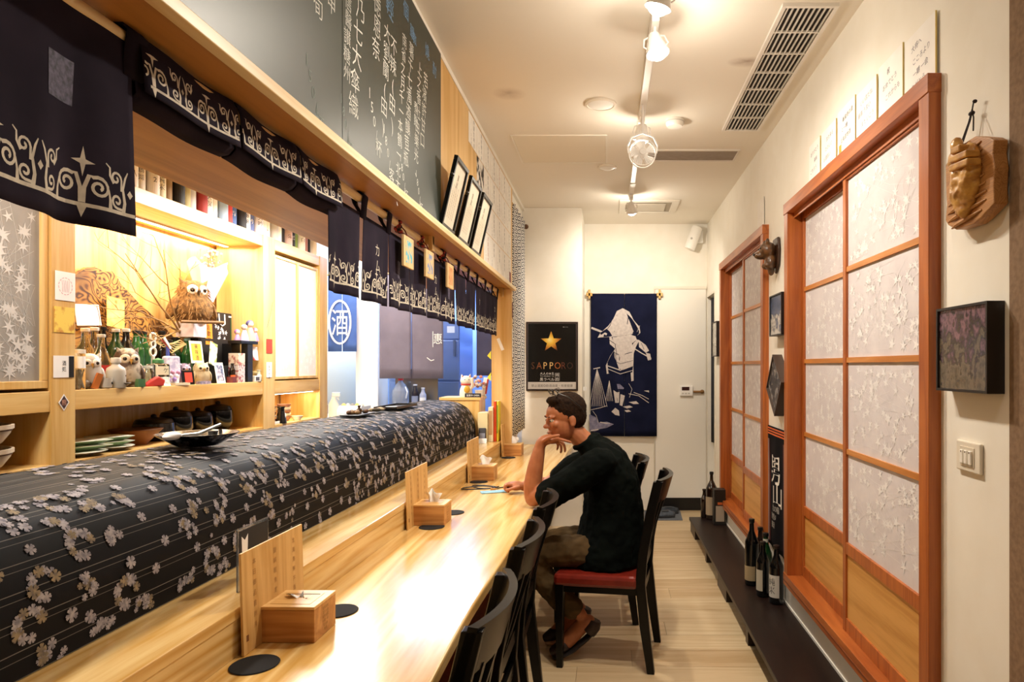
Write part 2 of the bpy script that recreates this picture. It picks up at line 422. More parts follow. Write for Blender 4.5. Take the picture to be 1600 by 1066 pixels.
def shoji(n, d, label):
    root = struct('door_%d' % n); y0, y1 = d
    fr = g().box(.962, 1.075, y0-.033, y0+.032, .264, 2.318).build('jamb', m_cedar_z, root, bev=.002)
    g().box(.962, 1.075, y1-.032, y1+.033, .264, 2.318).build('jamb', m_cedar_z, root, bev=.002)
    g().box(.958, 1.075, y0-.035, y1+.035, 2.272, 2.33).build('head_rail', m_cedar_y, root, bev=.002)
    g().box(.998, 1.003, y0+.03, y1-.03, 2.244, 2.272).build('track_lip', m_cedar_y, root)
    g().box(.958, 1.075, y0-.035, y1+.035, .262, .325).build('sill', m_cedar_y, root, bev=.002)
    g().box(.956, .962, y0-.03, y1+.03, .285, .292).build('sill_groove', M('#7a3f1c', .5), root)
    mid = (y0+y1)/2
    sliding_panel(root, 1.004, y0+.03, mid+.03, n*2)
    sliding_panel(root, 1.040, mid-.005, y1-.03, n*2+1)
    return root
shoji(1, D1, ''); shoji(2, D2, '')

# low dark step along the doors
st = thing('step_bench', 'long low dark brown wooden step along the right wall', 'step', (.86, 3.6, 0))
g().box(-.145, .134, -2.1, 2.32, .092, .12).build('tread', m_step, st, bev=.003)
for a, b_ in ((-2.1,-.72), (-.12,-.06), (.52,.85),(1.35,1.41), (2.0,2.3)):
    g().box(-.135, .12, a, b_, 0, .092).build('support', M('#241612', .4), st)

# ------------------------------------------------------------------ counter
ct = thing('bar_counter', 'long pale pine bar counter with a raised back ledge', 'counter', (0,0,0), CROT)
def edge(u, v): return 0
top = g(); N = 60; prof = []
for i in range(N+1):
    y = -.6+6.6*i/N; prof.append((-.422+.006*math.sin(y*2.1)+.004*math.sin(y*5.3+1), y))
top.prism(prof+[(-.93, 6.0), (-.93, -.6)], 'z', .712, .75)
top.build('counter_top', m_pine, ct, bev=.006)
g().box(-.95, -.925, -.6, 6.0, .75, .838).build('riser', m_pine, ct)
g().box(-1.14, -.922, -.6, 6.0, .838, .867).build('ledge', m_pine, ct, bev=.003)
g().box(-.92, -.88, -.6, 6.0, 0, .712).build('front_panel', M('#3a2a20', .6), ct)
g().box(-1.62, -1.14, -.6, 5.25, 0, .862).build('work_body', M('#8b8378', .5), ct)

# ------------------------------------------------------------------ flowered cloth over the glass case
PR = [(-1.113,.869),(-1.114,.94),(-1.122,1.01),(-1.143,1.075),(-1.18,1.125),(-1.235,1.158),(-1.31,1.174),(-1.40,1.182),(-1.49,1.187),(-1.507,1.165),(-1.512,1.08),(-1.514,.94),(-1.514,.869)]
PL = [0]
for a, b_ in zip(PR[:-1], PR[1:]): PL.append(PL[-1]+math.hypot(b_[0]-a[0], b_[1]-a[1]))
CY0, CY1 = -.45, 5.15
def cover(s, y, off=0.0):
    s = min(max(s, 0), PL[-1]-1e-6); i = max(k for k in range(len(PL)-1) if PL[k] <= s)
    def pt(j):
        j = min(max(j, 0), len(PR)-1); return Vector(PR[j])
    t = (s-PL[i])/(PL[i+1]-PL[i]); p0, p1, p2, p3 = pt(i-1), pt(i), pt(i+1), pt(i+2)
    p = .5*((2*p1)+(p2-p0)*t+(2*p0-5*p1+4*p2-p3)*t*t+(3*p1-p0-3*p2+p3)*t**3)
    d = (p2-p1).normalized(); n = Vector((-d.y, d.x)); n = -n if n.dot(p-Vector((-1.3, 1.0))) < 0 else n
    w = .006*mnoise.noise((s*5, y*1.6, .3))+.003*mnoise.noise((s*14, y*5, 7))
    if s < .05: w *= s/.05
    p = p+n*(w+off)
    return (p.x, y, p.y)
mcv, nt, b, L = nodes('flowered_cloth'); setp(b, .6, spec=.15)
uv = nt.nodes.new('ShaderNodeUVMap'); sx = nt.nodes.new('ShaderNodeSeparateXYZ'); L(uv.outputs[0], sx.inputs[0])
md = nt.nodes.new('ShaderNodeMath'); md.operation = 'MODULO'; md.inputs[1].default_value = .052; L(sx.outputs[0], md.inputs[0])
lt = nt.nodes.new('ShaderNodeMath'); lt.operation = 'LESS_THAN'; lt.inputs[1].default_value = .0016; L(md.outputs[0], lt.inputs[0])
ad = nt.nodes.new('ShaderNodeMath'); ad.operation = 'ADD'; ad.inputs[1].default_value = .013; L(sx.outputs[0], ad.inputs[0])
md2 = nt.nodes.new('ShaderNodeMath'); md2.operation = 'MODULO'; md2.inputs[1].default_value = .052; L(ad.outputs[0], md2.inputs[0])
lt2 = nt.nodes.new('ShaderNodeMath'); lt2.operation = 'LESS_THAN'; lt2.inputs[1].default_value = .0010; L(md2.outputs[0], lt2.inputs[0])
mxx = nt.nodes.new('ShaderNodeMath'); mxx.operation = 'MAXIMUM'; L(lt.outputs[0], mxx.inputs[0]); L(lt2.outputs[0], mxx.inputs[1])
rr = ramp(nt, [(0, '#08080d'), (1, '#6d6862')]); L(mxx.outputs[0], rr.inputs[0]); L(rr.outputs[0], b.inputs['Base Color'])
cv = thing('case_cover', 'dark navy cloth with pale blossoms draped over the long glass case', 'cloth', (0,0,0), CROT)
NU, NV = 60, 220
q = g().surf(lambda u, v: cover(u*PL[-1], CY0+(CY1-CY0)*v), NU, NV)
o = q.build('cloth', mcv, cv, flat=True)
me = o.data; me.polygons.foreach_set('use_smooth', [True]*len(me.polygons))
ul = me.uv_layers.new(name='UVMap')
for lp in me.loops:
    vi = lp.vertex_index; ul.data[lp.index].uv = ((vi % (NU+1))/NU*PL[-1], (vi//(NU+1))/NV*(CY1-CY0))
for yy, nm in ((CY1-.002, 'cloth_end'), (CY0+.002, 'cloth_end')):
    pts = [cover(PL[-1]*i/30, yy) for i in range(31)]
    g().add(pts, [tuple(range(31))]).build('cloth_end', mcv, cv, flat=True)
# blossoms printed on it
rn = random.Random(11); fl1 = g(); fl2 = g()
def blossom(G_, s, y, r, a):
    of = .0010+.0000025*(len(G_.v) % 1009); c = cover(s, y, of); vs = [c]; n = 5
    for k in range(n):
        for j, (da, rr_) in enumerate(((-.5,.35),(-.36,.92),(-.1,1.0),(0,.86),(.1,1.0),(.36,.92))):
            t = a+2*PI*k/n+da*2*PI/n; ss = s+r*rr_*math.sin(t)
            vs.append(cover(ss, y+r*rr_*math.cos(t), of))
    m = len(vs)-1
    G_.add(vs, [(0, i+1, (i+1) % m+1) for i in range(m)])
pts = []
tries = 0
while len(pts) < 640 and tries < 40000:
    tries += 1
    s = rn.uniform(.02, .74); y = rn.uniform(1.0 if s < .35 else 1.6, CY1-.04)
    if all((s-a)**2+(y-b_)**2 < 1e9 and ((s-a)/.052)**2+((y-b_)/.080)**2 > 1 for a, b_ in pts): pts.append((s, y))
for s, y in pts:
    kind = rn.random()
    if kind < .2: blossom(fl1, s, y, rn.uniform(.012,.016), rn.uniform(0,6)); continue
    if kind < .34:
        for k in range(9):
            t = 2*PI*k/11+rn.uniform(0,.3); blossom(fl1 if k % 3 else fl2, s+.026*math.sin(t), y+.028*math.cos(t), rn.uniform(.010,.015), rn.uniform(0,6))
        continue
    for k in range(rn.randrange(7,12)):
        blossom(fl1 if rn.random() < .72 else fl2, s+rn.gauss(0,.013), y+rn.gauss(0,.018), rn.uniform(.006,.0135), rn.uniform(0,6))
o = fl1.build('blossom_print', NZ('#aaa2a2', '#747079', 90, .75, spec=.1), cv, flat=True); o['kind'] = 'stuff'
o = fl2.build('blossom_print', NZ('#958468', '#6a6058', 90, .75, spec=.1), cv, flat=True); o['kind'] = 'stuff'

# ------------------------------------------------------------------ shelf unit behind the case
SX = -2.2; SB = -2.53
su = thing('back_shelf', 'tall maple wall shelf with bays, sliding doors and a lit niche', 'shelf', (SX, 0, 0))
def sb(name, mat, x0, x1, y0, y1, z0, z1, bev=.002): return g().box(x0-SX, x1-SX, y0, y1, z0, z1).build(name, mat, su, bev=bev)
for a, b_ in ((2.655,2.776),(4.29,4.44),(5.13,5.27)): sb('post', m_maple_z, SX-.30, SX, a, b_, 0, 2.29)
sb('post', m_maple_z, SX-.30, SX, .9, 1.0, 0, 2.29)
for a, b_ in ((1.0,2.655),(2.776,4.29),(4.44,5.13)):
    sb('shelf_board', m_maple, SX-.32, SX-.003, a, b_, 1.02, 1.06)
    sb('shelf_board', m_maple, SX-.32, SX-.003, a, b_, 1.268, 1.35)
    sb('top_board', m_maple, SX-.32, SX-.003, a, b_, 2.215, 2.288)
    sb('base_front', m_maple, SX-.03, SX-.006, a, b_, 0, 1.02)
sb('back_panel', m_maple_z, SB-.01, SB+.01, .9, 5.27, 0, 2.86)
# near bay: frosted door with maple leaves
fd = g().box(-.028,-.006, 1.9, 2.648, 1.362, 1.392).box(-.028,-.006, 1.9, 2.648, 2.185, 2.213).box(-.028,-.006, 2.618, 2.648, 1.392, 2.185).box(-.028,-.006,1.9,1.93,1.392,2.185).build('sliding_door', m_maple_z, su, bev=.002)
g().box(-.02, -.016, 1.93, 2.618, 1.392, 2.185).build('pane', NZ('#8f8980', '#9a938a', 8, .7), fd)
f = leaf_field(.688, .793, 170, .031, 77, 130, .0011); f.map(lambda u, v, q: (-.0155+q*.4, 1.93+u, 1.392+v))
lo = f.build('leaf_print', M('#c9c4bd', .7), fd, flat=True); lo['kind'] = 'stuff'
g().box(-.028,-.006, 1.02, 1.895, 1.362, 2.213).build('sliding_door', m_maple_z, su, bev=.002)
# far bay: two narrow papered doors
for y0, y1 in ((4.45,4.785),(4.785,5.12)):
    d = g().box(-.03,-.008, y0, y0+.016, 1.36, 2.19).box(-.03,-.008, y1-.016, y1, 1.36, 2.19).box(-.03,-.008, y0+.016, y1-.016, 1.36, 1.378).box(-.03,-.008, y0+.016, y1-.016, 2.172, 2.19).build('sliding_door', m_maple_z, su, bev=.0015)
    g().box(-.022,-.018, y0+.016, y1-.016, 1.378, 2.172).build('paper_pane', M('#f0ece8', .8), d)
    f = leaf_field(y1-y0-.032, .79, 70, .03, int(y0*10), 30); f.map(lambda u, v, q, y0=y0: (-.0175+q*.4, y0+.016+u, 1.379+v))
    lo = f.build('leaf_print', M('#fbfaf8', .8), d, flat=True); lo['kind'] = 'stuff'
# strip lamps hidden under the boards
def strip(name, label, y0, y1, z, w, X=SX-.05, col=WARM):
    t = thing(name, label, 'lamp', (X, (y0+y1)/2, z)); h = (y1-y0)/2
    g().box(-.012, .012, -h, h, -.008, 0).build('channel', m_white, t)
    g().box(-.009, .009, -h+.005, h-.005, -.011, -.008).build('diffuser', EM('#fff0d2', 10.0), t)
    o = light('strip_light', 'AREA', (0,0,-.014), w, col, t, shape='RECTANGLE', size=.02, size_y=2*h)
    return t
s1 = strip('strip_lamp', 'warm strip lamp under the top board of the lit niche', 2.80, 4.27, 2.214, NICHE_W, SX-.22, NICHEC)
strip('strip_lamp', 'warm strip lamp in the small lit bay with stacked cups', 4.46, 5.11, 1.267, 2.0, SX-.05, NICHEC)

# ------------------------------------------------------------------ chairs
m_seat = NZ('#6d1a10', '#7a2215', 30, .35, coat=.25)
def chair(loc, rz, label):
    t = thing('dining_chair', label, 'chair', (loc[0], loc[1], 0), rz, 'black chairs with red seats along the counter')
    W2 = .185
    for s in (-1, 1):
        # rear leg and post in one swept piece
        pp = [(.235,0),(.205,.22),(.185,.42),(.195,.55),(.232,.75),(.27,.905)]; q = g(); vs = []; fs = []
        for x, z in pp:
            w = .021 if z > .1 else .016
            vs += [(x-w*1.1, s*W2-.0175, z),(x+w*1.1, s*W2-.0175, z),(x+w*1.1, s*W2+.0175, z),(x-w*1.1, s*W2+.0175, z)]
        for i in range(len(pp)-1):
            for k in range(4): fs.append((4*i+k, 4*i+(k+1)%4, 4*i+4+(k+1)%4, 4*i+4+k))
        fs += [(3,2,1,0), tuple(4*(len(pp)-1)+k for k in range(4))]
        q.add(vs, fs).build('rear_leg', m_blacklac, t, bev=.003)
        q = g(); z = [(0,.015),(.40,.021)]; vs = []
        for zz, w in z: vs += [(-.205-w, s*W2-w, zz),(-.205+w, s*W2-w, zz),(-.205+w, s*W2+w, zz),(-.205-w, s*W2+w, zz)]
        q.add(vs, [(3,2,1,0),(4,5,6,7),(0,1,5,4),(1,2,6,5),(2,3,7,6),(3,0,4,7)]).build('front_leg', m_blacklac, t, bev=.003)
        g().box(-.19, .19, s*W2-.01, s*W2+.01, .365, .405).build('side_rail', m_blacklac, t)
    g().box(-.215, -.195, -W2, W2, .365, .405).build('front_rail', m_blacklac, t)
    g().box(.18, .20, -W2, W2, .365, .405).build('rear_rail', m_blacklac, t)
    sq = g()
    def seat(u, v):
        x = -.235+.43*u; y = -.205+.41*v
        return (x, y, 0)
    g().box(-.235, .172, -.207, .207, .392, .452).build('seat', m_seat, t, bev=.018)
    # curved crest rail and slats
    n = 10; cr = g(); vs = []
    for i in range(n+1):
        y = -W2-.0175+(2*W2+.035)*i/n; bow = .045*(1-(2*i/n-1)**2)
        for x, z in ((.228+bow,.80),(.25+bow,.80),(.283+bow,.912),(.262+bow,.915)): vs.append((x, y, z))
    fs = [(4*i+k, 4*i+(k+1)%4, 4*i+4+(k+1)%4, 4*i+4+k) for i in range(n) for k in range(4)]+[(3,2,1,0), tuple(4*n+k for k in range(4))]
    cr.add(vs, fs).build('crest_rail', m_blacklac, t, smooth=30)
    g().box(.183, .205, -W2, W2, .48, .525).build('lower_rail', m_blacklac, t)
    for y in (-.105, 0, .105):
        bow = .045*(1-(y/.2)**2); sl = g()
        vs = [(.185,y-.03,.52),(.20,y-.03,.52),(.20,y+.03,.52),(.185,y+.03,.52),(.236+bow,y-.03,.81),(.248+bow,y-.03,.81),(.248+bow,y+.03,.81),(.236+bow,y+.03,.81)]
        sl.add(vs, [(3,2,1,0),(4,5,6,7),(0,1,5,4),(1,2,6,5),(2,3,7,6),(3,0,4,7)]).build('slat', m_blacklac, t)
    return t
ch1 = chair((.0, 3.39), math.radians(-9), 'black chair with a red leather seat that the man in black sits on')
copy_at(ch1, (-.545, 1.585, 0), -.02, 'black chair nearest the camera, pushed under the counter')
copy_at(ch1, (-.535, 2.20, 0), -.02, 'black chair second from the camera, pushed under the counter')
copy_at(ch1, (-.53, 2.75, 0), 0, 'black chair pushed in close beside the seated man, on his near side')
copy_at(ch1, (-.085, 3.95, 0), .03, 'black chair just behind the seated man, farthest from the camera')
# ------------------------------------------------------------------ chalkboard with its writing
cb = thing('chalkboard', 'big dark green chalkboard with chalk menu writing above the counter', 'chalkboard', (-.757, 0, 2.073))
m_board = NZ('#25332c', '#1e2a25', 3, .38, lo=.3, hi=.7)
g().box(-.003, .006, -1.2, 1.898, 0, .779).build('board', m_board, cb)
g().box(-.003, .006, 1.902, 3.02, 0, .779).build('board', m_board, cb)
def chalk(items, mat, seed):
    rn = random.Random(seed)
    for px, py, body, size, slant in items:
        q = g(); Y = yat(px, -.75); z = zat(py, Y)
        column(q, body, lambda u, v: (.0068, u, v), Y, z-2.073-size*.5, size, size*1.0, slant, 1.0, rn)
        q.build('chalk_line', mat, cb, flat=True)
def chalk_price(items, mat, x):
    for px, py, body, size in items:
        q = g(); Y = yat(px, -.75); z = max(zat(py, Y), 2.095+3*size*.75+.02)
        for i, ch in enumerate(body):
            put_text(q, ch, lambda u, v, i=i: (x, Y-.03+i*size*.42+u, z-2.073-i*size*.75+v), size*(1.25 if i == 4 else 1))
        q.build('chalk_price', mat, cb, flat=True)
TEXT_OFF[0] = -.006
m_chalk = NZ('#ecece6', '#c8ccc4', 300, .9); m_chalkb = NZ('#8fb4d8', '#6c95bf', 300, .9); m_faint = M('#7f8a84', .9)
chalk([(668,68,'燒',.066,0),(679,98,'酎',.062,0),(644,38,'單',.062,0),(648,50,'數',.05,0),(610,-8,'輕',.085,0),(634,0,'個',.07,0)], m_chalkb, 1)
chalk([(665,112,'若濱許甘口',.066,-.012),(656,96,'上之番社由樂光、',.060,-.008),(643,66,'薯千七濁酒釀荳瓶',.062,-.010),(650,158,'煮數',.052,-.006),
       (632,52,'南省之月千一本鶴一北大、',.055,-.008),(615,56,'不辣(田)',.070,-.004),(605,36,'大劉蘭(田)',.066,-.008),
       (590,-10,'徳恩奈',.074,-.006),(563,-6,'乃七大傘織',.078,-.012),(545,-10,'信醫讃糖州',.052,-.004),(519,-10,'甲',.06,0),(497,-8,'旬',.06,0)], m_chalk, 2)
chalk_price(((583,150,'150/杯',.050),(605,205,'180/客',.046),(630,284,'180/杯',.040),(654,294,'180/杯',.040)), m_chalk, .0068)
chalk_price(((540,190,'180/杯',.04),(488,140,'150/杯',.045)), m_faint, .0066)

TEXT_OFF[0] = 0
# ------------------------------------------------------------------ leaning frames on the ledge
fr_lab = ['tall black framed certificate leaning on the ledge, next to the chalkboard', 'middle one of three tall black framed certificates leaning on the ledge', 'tall black framed certificate leaning on the ledge, nearest the pinned menu sheets']
for i, (ya, yb) in enumerate(((2.995,3.235),(3.315,3.575),(3.635,3.895))):
    t = thing('picture_frame', fr_lab[i], 'picture frame', (-.741, (ya+yb)/2, 2.0735), 0, 'black certificate frames leaning out from the wall')
    w = (yb-ya)/2; H = .325; lean = .23
    R = Matrix.Rotation(lean, 4, 'Y'); b_ = .018
    fm = g().box(-.018,.0, -w, w, .004, .022).box(-.018,0,-w,w,H-b_,H).box(-.018,0,-w,-w+b_,.022,H-b_).box(-.018,0,w-b_,w,.022,H-b_)
    fm.xf(R).build('frame_molding', m_blacklac, t, bev=.002)
    g().box(-.014,-.010,-w+b_,w-b_,.022,H-b_).xf(R).build('certificate', NZ('#e9dcc4', '#efe6d4', 9, .6), t)
    g().box(-.0098,-.0095,-w+b_,-w+b_+.012,.022,H-b_).xf(R).build('border_stripe', M('#c9744f', .6), t)
    q = g(); column(q, '賞狀', lambda u, v: (-.0094, u, v), 0, H-.075, .03)
    for k in range(4): column(q, '右之者優等技術認定証授與', lambda u, v: (-.0094, u, v), -.045+.03*k, H-.12, .012)
    q.xf(R).build('lettering', M('#8f8676', .8), t, flat=True)
    g().tube([(-.018,-w*.4,H*.75),(-.03,-w*.2,H*.9),(-.018,w*.4,H*.75)], .002, 5).xf(R).build('cord', m_black, t)
    g().ell((-.006, -w-.004, H*.72), .011, 8, 6).xf(R).build('hook', m_black, t)

# ------------------------------------------------------------------ menu sheets pinned on the wood
COLS = [3.655,3.885,4.105,4.33,4.555,4.78,5.01,5.25]; ROWS = [2.845,2.672,2.475,2.285,2.088]
RN = ['top', 'second', 'third', 'bottom']; ON = ['first','second','third','fourth','fifth','sixth','seventh']
sheet_txt = ['本日刺身盛', '鹽烤鮭魚下巴', '北海道帆立', '味噌湯', '炙燒比目魚', '特選生啤酒', '鮟鱇魚肝', '鮭魚親子丼']
m_inkg = M('#6a6663', .8); m_inkr = M('#b0604a', .8)
rn = random.Random(9); tmeshes = []
for s_ in sheet_txt:
    q = g(); L2 = len(s_); column(q, s_, lambda u, v: (0, u, v), .03, .065, .030 if L2 < 6 else .025)
    q2 = g(); column(q2, '%d元' % rn.choice((80,120,160,180,220,320)), lambda u, v: (0, u, v), -.045, .0, .022)
    tmeshes.append((q, q2))
tm = []
for q, q2 in tmeshes:
    me2 = bpy.data.meshes.new('price'); me2.from_pydata(q2.v, [], q2.f); me2.materials.append(m_inkg)
    me = bpy.data.meshes.new('writing'); me.from_pydata(q.v, [], q.f); me.materials.append(m_inkg if len(tm) % 4 else m_inkr); tm.append((me, me2))
for r in range(4):
    for c in range(7):
        if r > 0 and c == 0: continue
        if r == 3 and c < 2: continue
        y0, y1 = COLS[c]+.004, COLS[c+1]-.004; z1, z0 = ROWS[r]-.003, ROWS[r+1]+.003
        t = tag(g().box(0, .0012, -(y1-y0)/2, (y1-y0)/2, -(z1-z0)/2, (z1-z0)/2).build('menu_sheet', m_paper if (r,c) != (1,1) else NZ('#e8e2d8', '#2a2828', 18, .8, lo=.45, hi=.55), None, (-.7595, (y0+y1)/2, (z0+z1)/2)),
            'white handwritten menu sheet on the wood wall, %s row, %s %s' % (RN[r], ON[c-(1 if r else 0)-(1 if r == 3 else 0)], 'from the left'), 'menu', 'menu sheets pinned on the wood wall')
        if (r, c) != (1,1):
            for nm_, md_ in zip(('writing', 'price'), tm[rn.randrange(len(tm))]):
                w = bpy.data.objects.new(nm_, md_); COL.objects.link(w); w.parent = t; w.location = (.0016, 0, 0)
# small red tag on the wood wall
tag(g().box(0,.0015,-.03,.03,-.045,.045).build('price_tag', M('#8a3a32', .7), None, (-.7573, 5.2, 2.13)), 'small dark red price tag at the end of the menu sheets', 'tag')

# ------------------------------------------------------------------ bamboo rod and noren
RX, RZ = -.86, 2.03
rod = thing('curtain_rod', 'pale bamboo curtain rod under the bulkhead', 'curtain rod', (RX, 2.5, RZ))
pts = [(0,-2.9+.1*i,.0) for i in range(57)]
g().tube(pts, .0145, 14).build('pole', WOOD('#f3dba6', '#e3bf7e', 'y', 1, .35, .5, .5), rod, smooth=True)
for y in (-2.2, .62, 2.7):
    b_ = g().box(-.012,.05,y-.015,y+.015,-.02,.0225).build('bracket', m_maple_z, rod, bev=.003)
    g().box(.03,.05,y-.02,y+.02,-.045,.0224).build('bracket', m_maple_z, rod, bev=.003)
def spiral(cx, cy, r, turns, a0, sgn, n=22, exit_=None):
    out = []
    for i in range(n+1):
        t = i/n; rr = r*(1-.82*t); a = a0+sgn*turns*2*PI*t; out.append((cx+rr*math.cos(a), cy+rr*math.sin(a)))
    return out
def scroll_unit(q, u0, w, h):
    """one repeat of the white scroll border, w wide and h high, from the base line up"""
    s = h/.10; lw = .0052*s
    q.ribbon([(u0+w*i/12, 0) for i in range(13)], lw*1.25)
    q.add([(u0+w*.30-.008*s,0,0),(u0+w*.30+.008*s,0,0),(u0+w*.30,-.022*s,0)], [(0,1,2)])
    c = u0+w*.30
    for sg in (-1, 1):
        pp = [(c+sg*.002*s,.004*s),(c+sg*.003*s,.03*s),(c+sg*.010*s,.052*s)]+spiral(c+sg*.026*s,.034*s,.019*s,1.5, PI/2+(.55 if sg > 0 else -.55), -sg)
        q.ribbon(pp, [lw*1.2]*6+[lw]*(len(pp)-6))
        q.ribbon([(c+sg*.046*s,.0),(c+sg*.046*s,.018*s),(c+sg*.043*s,.036*s)], [lw*1.6,lw,lw*.5])
    # four pointed star
    cy = .074*s; r1, r2 = .026*s, .006*s; vs = [(c, cy, 0)]
    for i in range(8):
        a = PI/2+PI*i/4; r_ = (r1 if i % 4 == 0 else r1*.75) if i % 2 == 0 else r2
        vs.append((c+r_*math.cos(a), cy+r_*math.sin(a), 0))
    q.add(vs, [(0,i+1,(i+1)%8+1) for i in range(8)])
    # antler curls either side of a dot
    c2 = u0+w*.78; q.add([(c2+.006*s*math.cos(a), .038*s+.008*s*math.sin(a), 0) for a in (0,PI/2,PI,1.5*PI)], [(0,1,2,3)])
    for sg in (-1, 1):
        x = c2+sg*.020*s
        q.ribbon([(x-sg*.004*s,0),(x-sg*.008*s,.02*s),(x-sg*.004*s,.045*s),(x-sg*.010*s,.066*s),(x-sg*.016*s,.078*s)], [lw*1.6,lw*1.3,lw,lw*.8,lw*.4])
        q.ribbon([(x,.040*s)]+spiral(x+sg*.012*s,.060*s,.013*s,1.2, PI+(0 if sg > 0 else PI), -sg, 16), lw*.85)
        q.ribbon([(x-sg*.006*s,.006*s)]+spiral(x+sg*.010*s,.020*s,.013*s,1.2, -PI/2, sg, 16), lw*.9)
        q.ribbon([(x+sg*.018*s,.05*s),(x+sg*.026*s,.062*s),(x+sg*.026*s,.076*s),(x+sg*.034*s,.082*s)], [lw,lw*.9,lw*.7,lw*.4])
m_patch = NZ('#221f36', '#56506e', 120, .7)
def noren_panel(parent, y0, y1, ztop, zbot, ph, amp=.010, text=None, patch=False, curl=0):
    """a hanging strip of cloth in the parent's frame (x = 0 is the rod line)"""
    w = y1-y0; mid = (y0+y1)/2
    def X(y, z):
        t = (ztop-z)/(ztop-zbot)
        return .010+amp*t*math.sin((y-y0)/w*2*PI*1.15+ph)+amp*.35*t*math.sin((y-y0)/w*2*PI*2.7+ph*2)+curl*t*t*((y-mid)/w)
    q = g().surf(lambda u, v: (X(y0+w*u, ztop+(zbot-ztop)*v), y0+w*u, ztop+(zbot-ztop)*v-.012*u*(1-u)*4*v*0), 26, 20)
    p = q.build('cloth_panel', m_indigo, parent, smooth=True, solid=.0012)
    s = g(); un = .182; o0 = -((ph*.37) % 1)*un
    while o0 < w: scroll_unit(s, o0, un, .095); o0 += un
    s.f = [f for f in s.f if all(.001 < s.v[i][0] < w-.001 for i in f)]; s.prune()
    s.map(lambda u, v, z: (X(y0+u, zbot+.034+v)+.0011, y0+u, zbot+.034+v))
    s.build('scroll_print', m_print, p, flat=True)['kind'] = 'stuff'
    if text:
        s = g(); column(s, text, lambda u, v: (X(mid+u, v)+.0011, mid+u, v), 0, ztop-.10, .052, .058)
        s.build('lettering', m_print, p, flat=True)
    if patch:
        s = g().surf(lambda u, v: (X(mid+.055*(u-.5), ztop-.10-.07*v)+.0012, mid+.055*(u-.5), ztop-.10-.07*v), 8, 6)
        s.build('sewn_patch', m_patch, p, flat=True)
    return p
def loop(parent, y, w=.046, r=.021, mat=None, ztop=-.056):
    pr = [(.012,ztop-.012),(.013,ztop+.01),(.015,-.02),(.0185,0)]+[(r*math.cos(a), r*math.sin(a)) for a in (.5,1.1,1.57,2.1,2.7,3.2)]+[(-.016,-.02),(-.002,ztop+.012),(.009,ztop-.012)]
    q = g(); m = len(pr)
    q.add([(x, y-w/2, z) for x, z in pr]+[(x, y+w/2, z) for x, z in pr], [(i, i+1, m+i+1, m+i) for i in range(m-1)])
    return q.build('loop', mat or m_indigo, parent, smooth=60, solid=.0035)
NT, NB = -.055, -.35
def noren(label, panels, loops, loc_y):
    t = thing('noren_curtain', label, 'noren', (RX, loc_y, RZ), 0, 'indigo noren with white scroll border along the rod')
    for i, (a, b_, kw) in enumerate(panels): noren_panel(t, a-loc_y, b_-loc_y, NT, NB+kw.pop('lift', 0), i*1.9+loc_y, **kw)
    for y in loops: loop(t, y-loc_y)
    return t
# noren one: nearest strip hangs, the next three are flipped up over the rod
n1 = thing('noren_curtain', 'indigo noren nearest the camera, three of its strips flipped over the rod', 'noren', (RX, 1.5, RZ), 0, 'indigo noren with white scroll border along the rod')
noren_panel(n1, .90-1.5, 1.195-1.5, NT+.06, NB, .6, .014, patch=True)
loop(n1, 1.2-1.5, .05, .023)
for i, (a, b_) in enumerate(((1.205,1.515),(1.522,1.815),(1.822,2.10))):
    a -= 1.5; b_ -= 1.5; w = b_-a
    pr = [(.030,-.088),(.027,-.05),(.023,-.01),(.012,.017),(-.006,.020),(-.024,.0),(-.032,-.04),(-.034,-.085),(-.018,-.108),(.002,-.104),(.014,-.09),(.010,-.05)]
    def PX(v): return .030-.003*(v/.038)
    def sf(u, v, a=a, w=w):
        t = v*(len(pr)-1); k = min(int(t), len(pr)-2); f_ = t-k
        return (pr[k][0]+(pr[k+1][0]-pr[k][0])*f_+.004*math.sin(u*7+i), a+w*u, pr[k][1]+(pr[k+1][1]-pr[k][1])*f_-.004*math.sin(u*PI))
    p = g().surf(sf, 14, 44).build('flipped_panel', m_indigo, n1, smooth=60, solid=.0015)
    s = g()
    un = .175; o0 = -.05*i-.03
    while o0 < w: scroll_unit(s, o0, un, .078); o0 += un
    s.f = [f for f in s.f if all(.001 < s.v[j][0] < w-.001 for j in f)]; s.prune()
    def pm(u, v, z, a=a):
        h = v+.016; zz = -.088+h; zz = min(zz, -.012)
        f_ = (zz+.088)/.076; uu = u/w
        return (.030-.007*f_+.004*math.sin(uu*7+i)+.0015, a+u, zz-.004*math.sin(uu*PI))
    s.map(pm); s.build('scroll_print', m_print, p, flat=True)['kind'] = 'stuff'
noren('indigo noren with white katakana, next to the flipped strips', [(2.04,2.300,{}),(2.335,2.60,{'text':'カムイ'}),(2.603,2.865,{'patch':True}),(2.868,3.125,{})], (2.33,2.595), 2.6)
noren('indigo noren behind the three hanging wooden plaques', [(3.16,3.44,{'text':'カムイ'}),(3.443,3.72,{'patch':True}),(3.723,4.0,{})], (3.47,3.80), 3.58)
noren('indigo noren at the far end of the rod by the wooden post', [(4.035,4.31,{}),(4.313,4.60,{'text':'カムイ'}),(4.603,4.88,{}),(4.883,5.17,{'text':'カムイ'})], (4.07,4.34,4.63,4.90,5.14), 4.6)
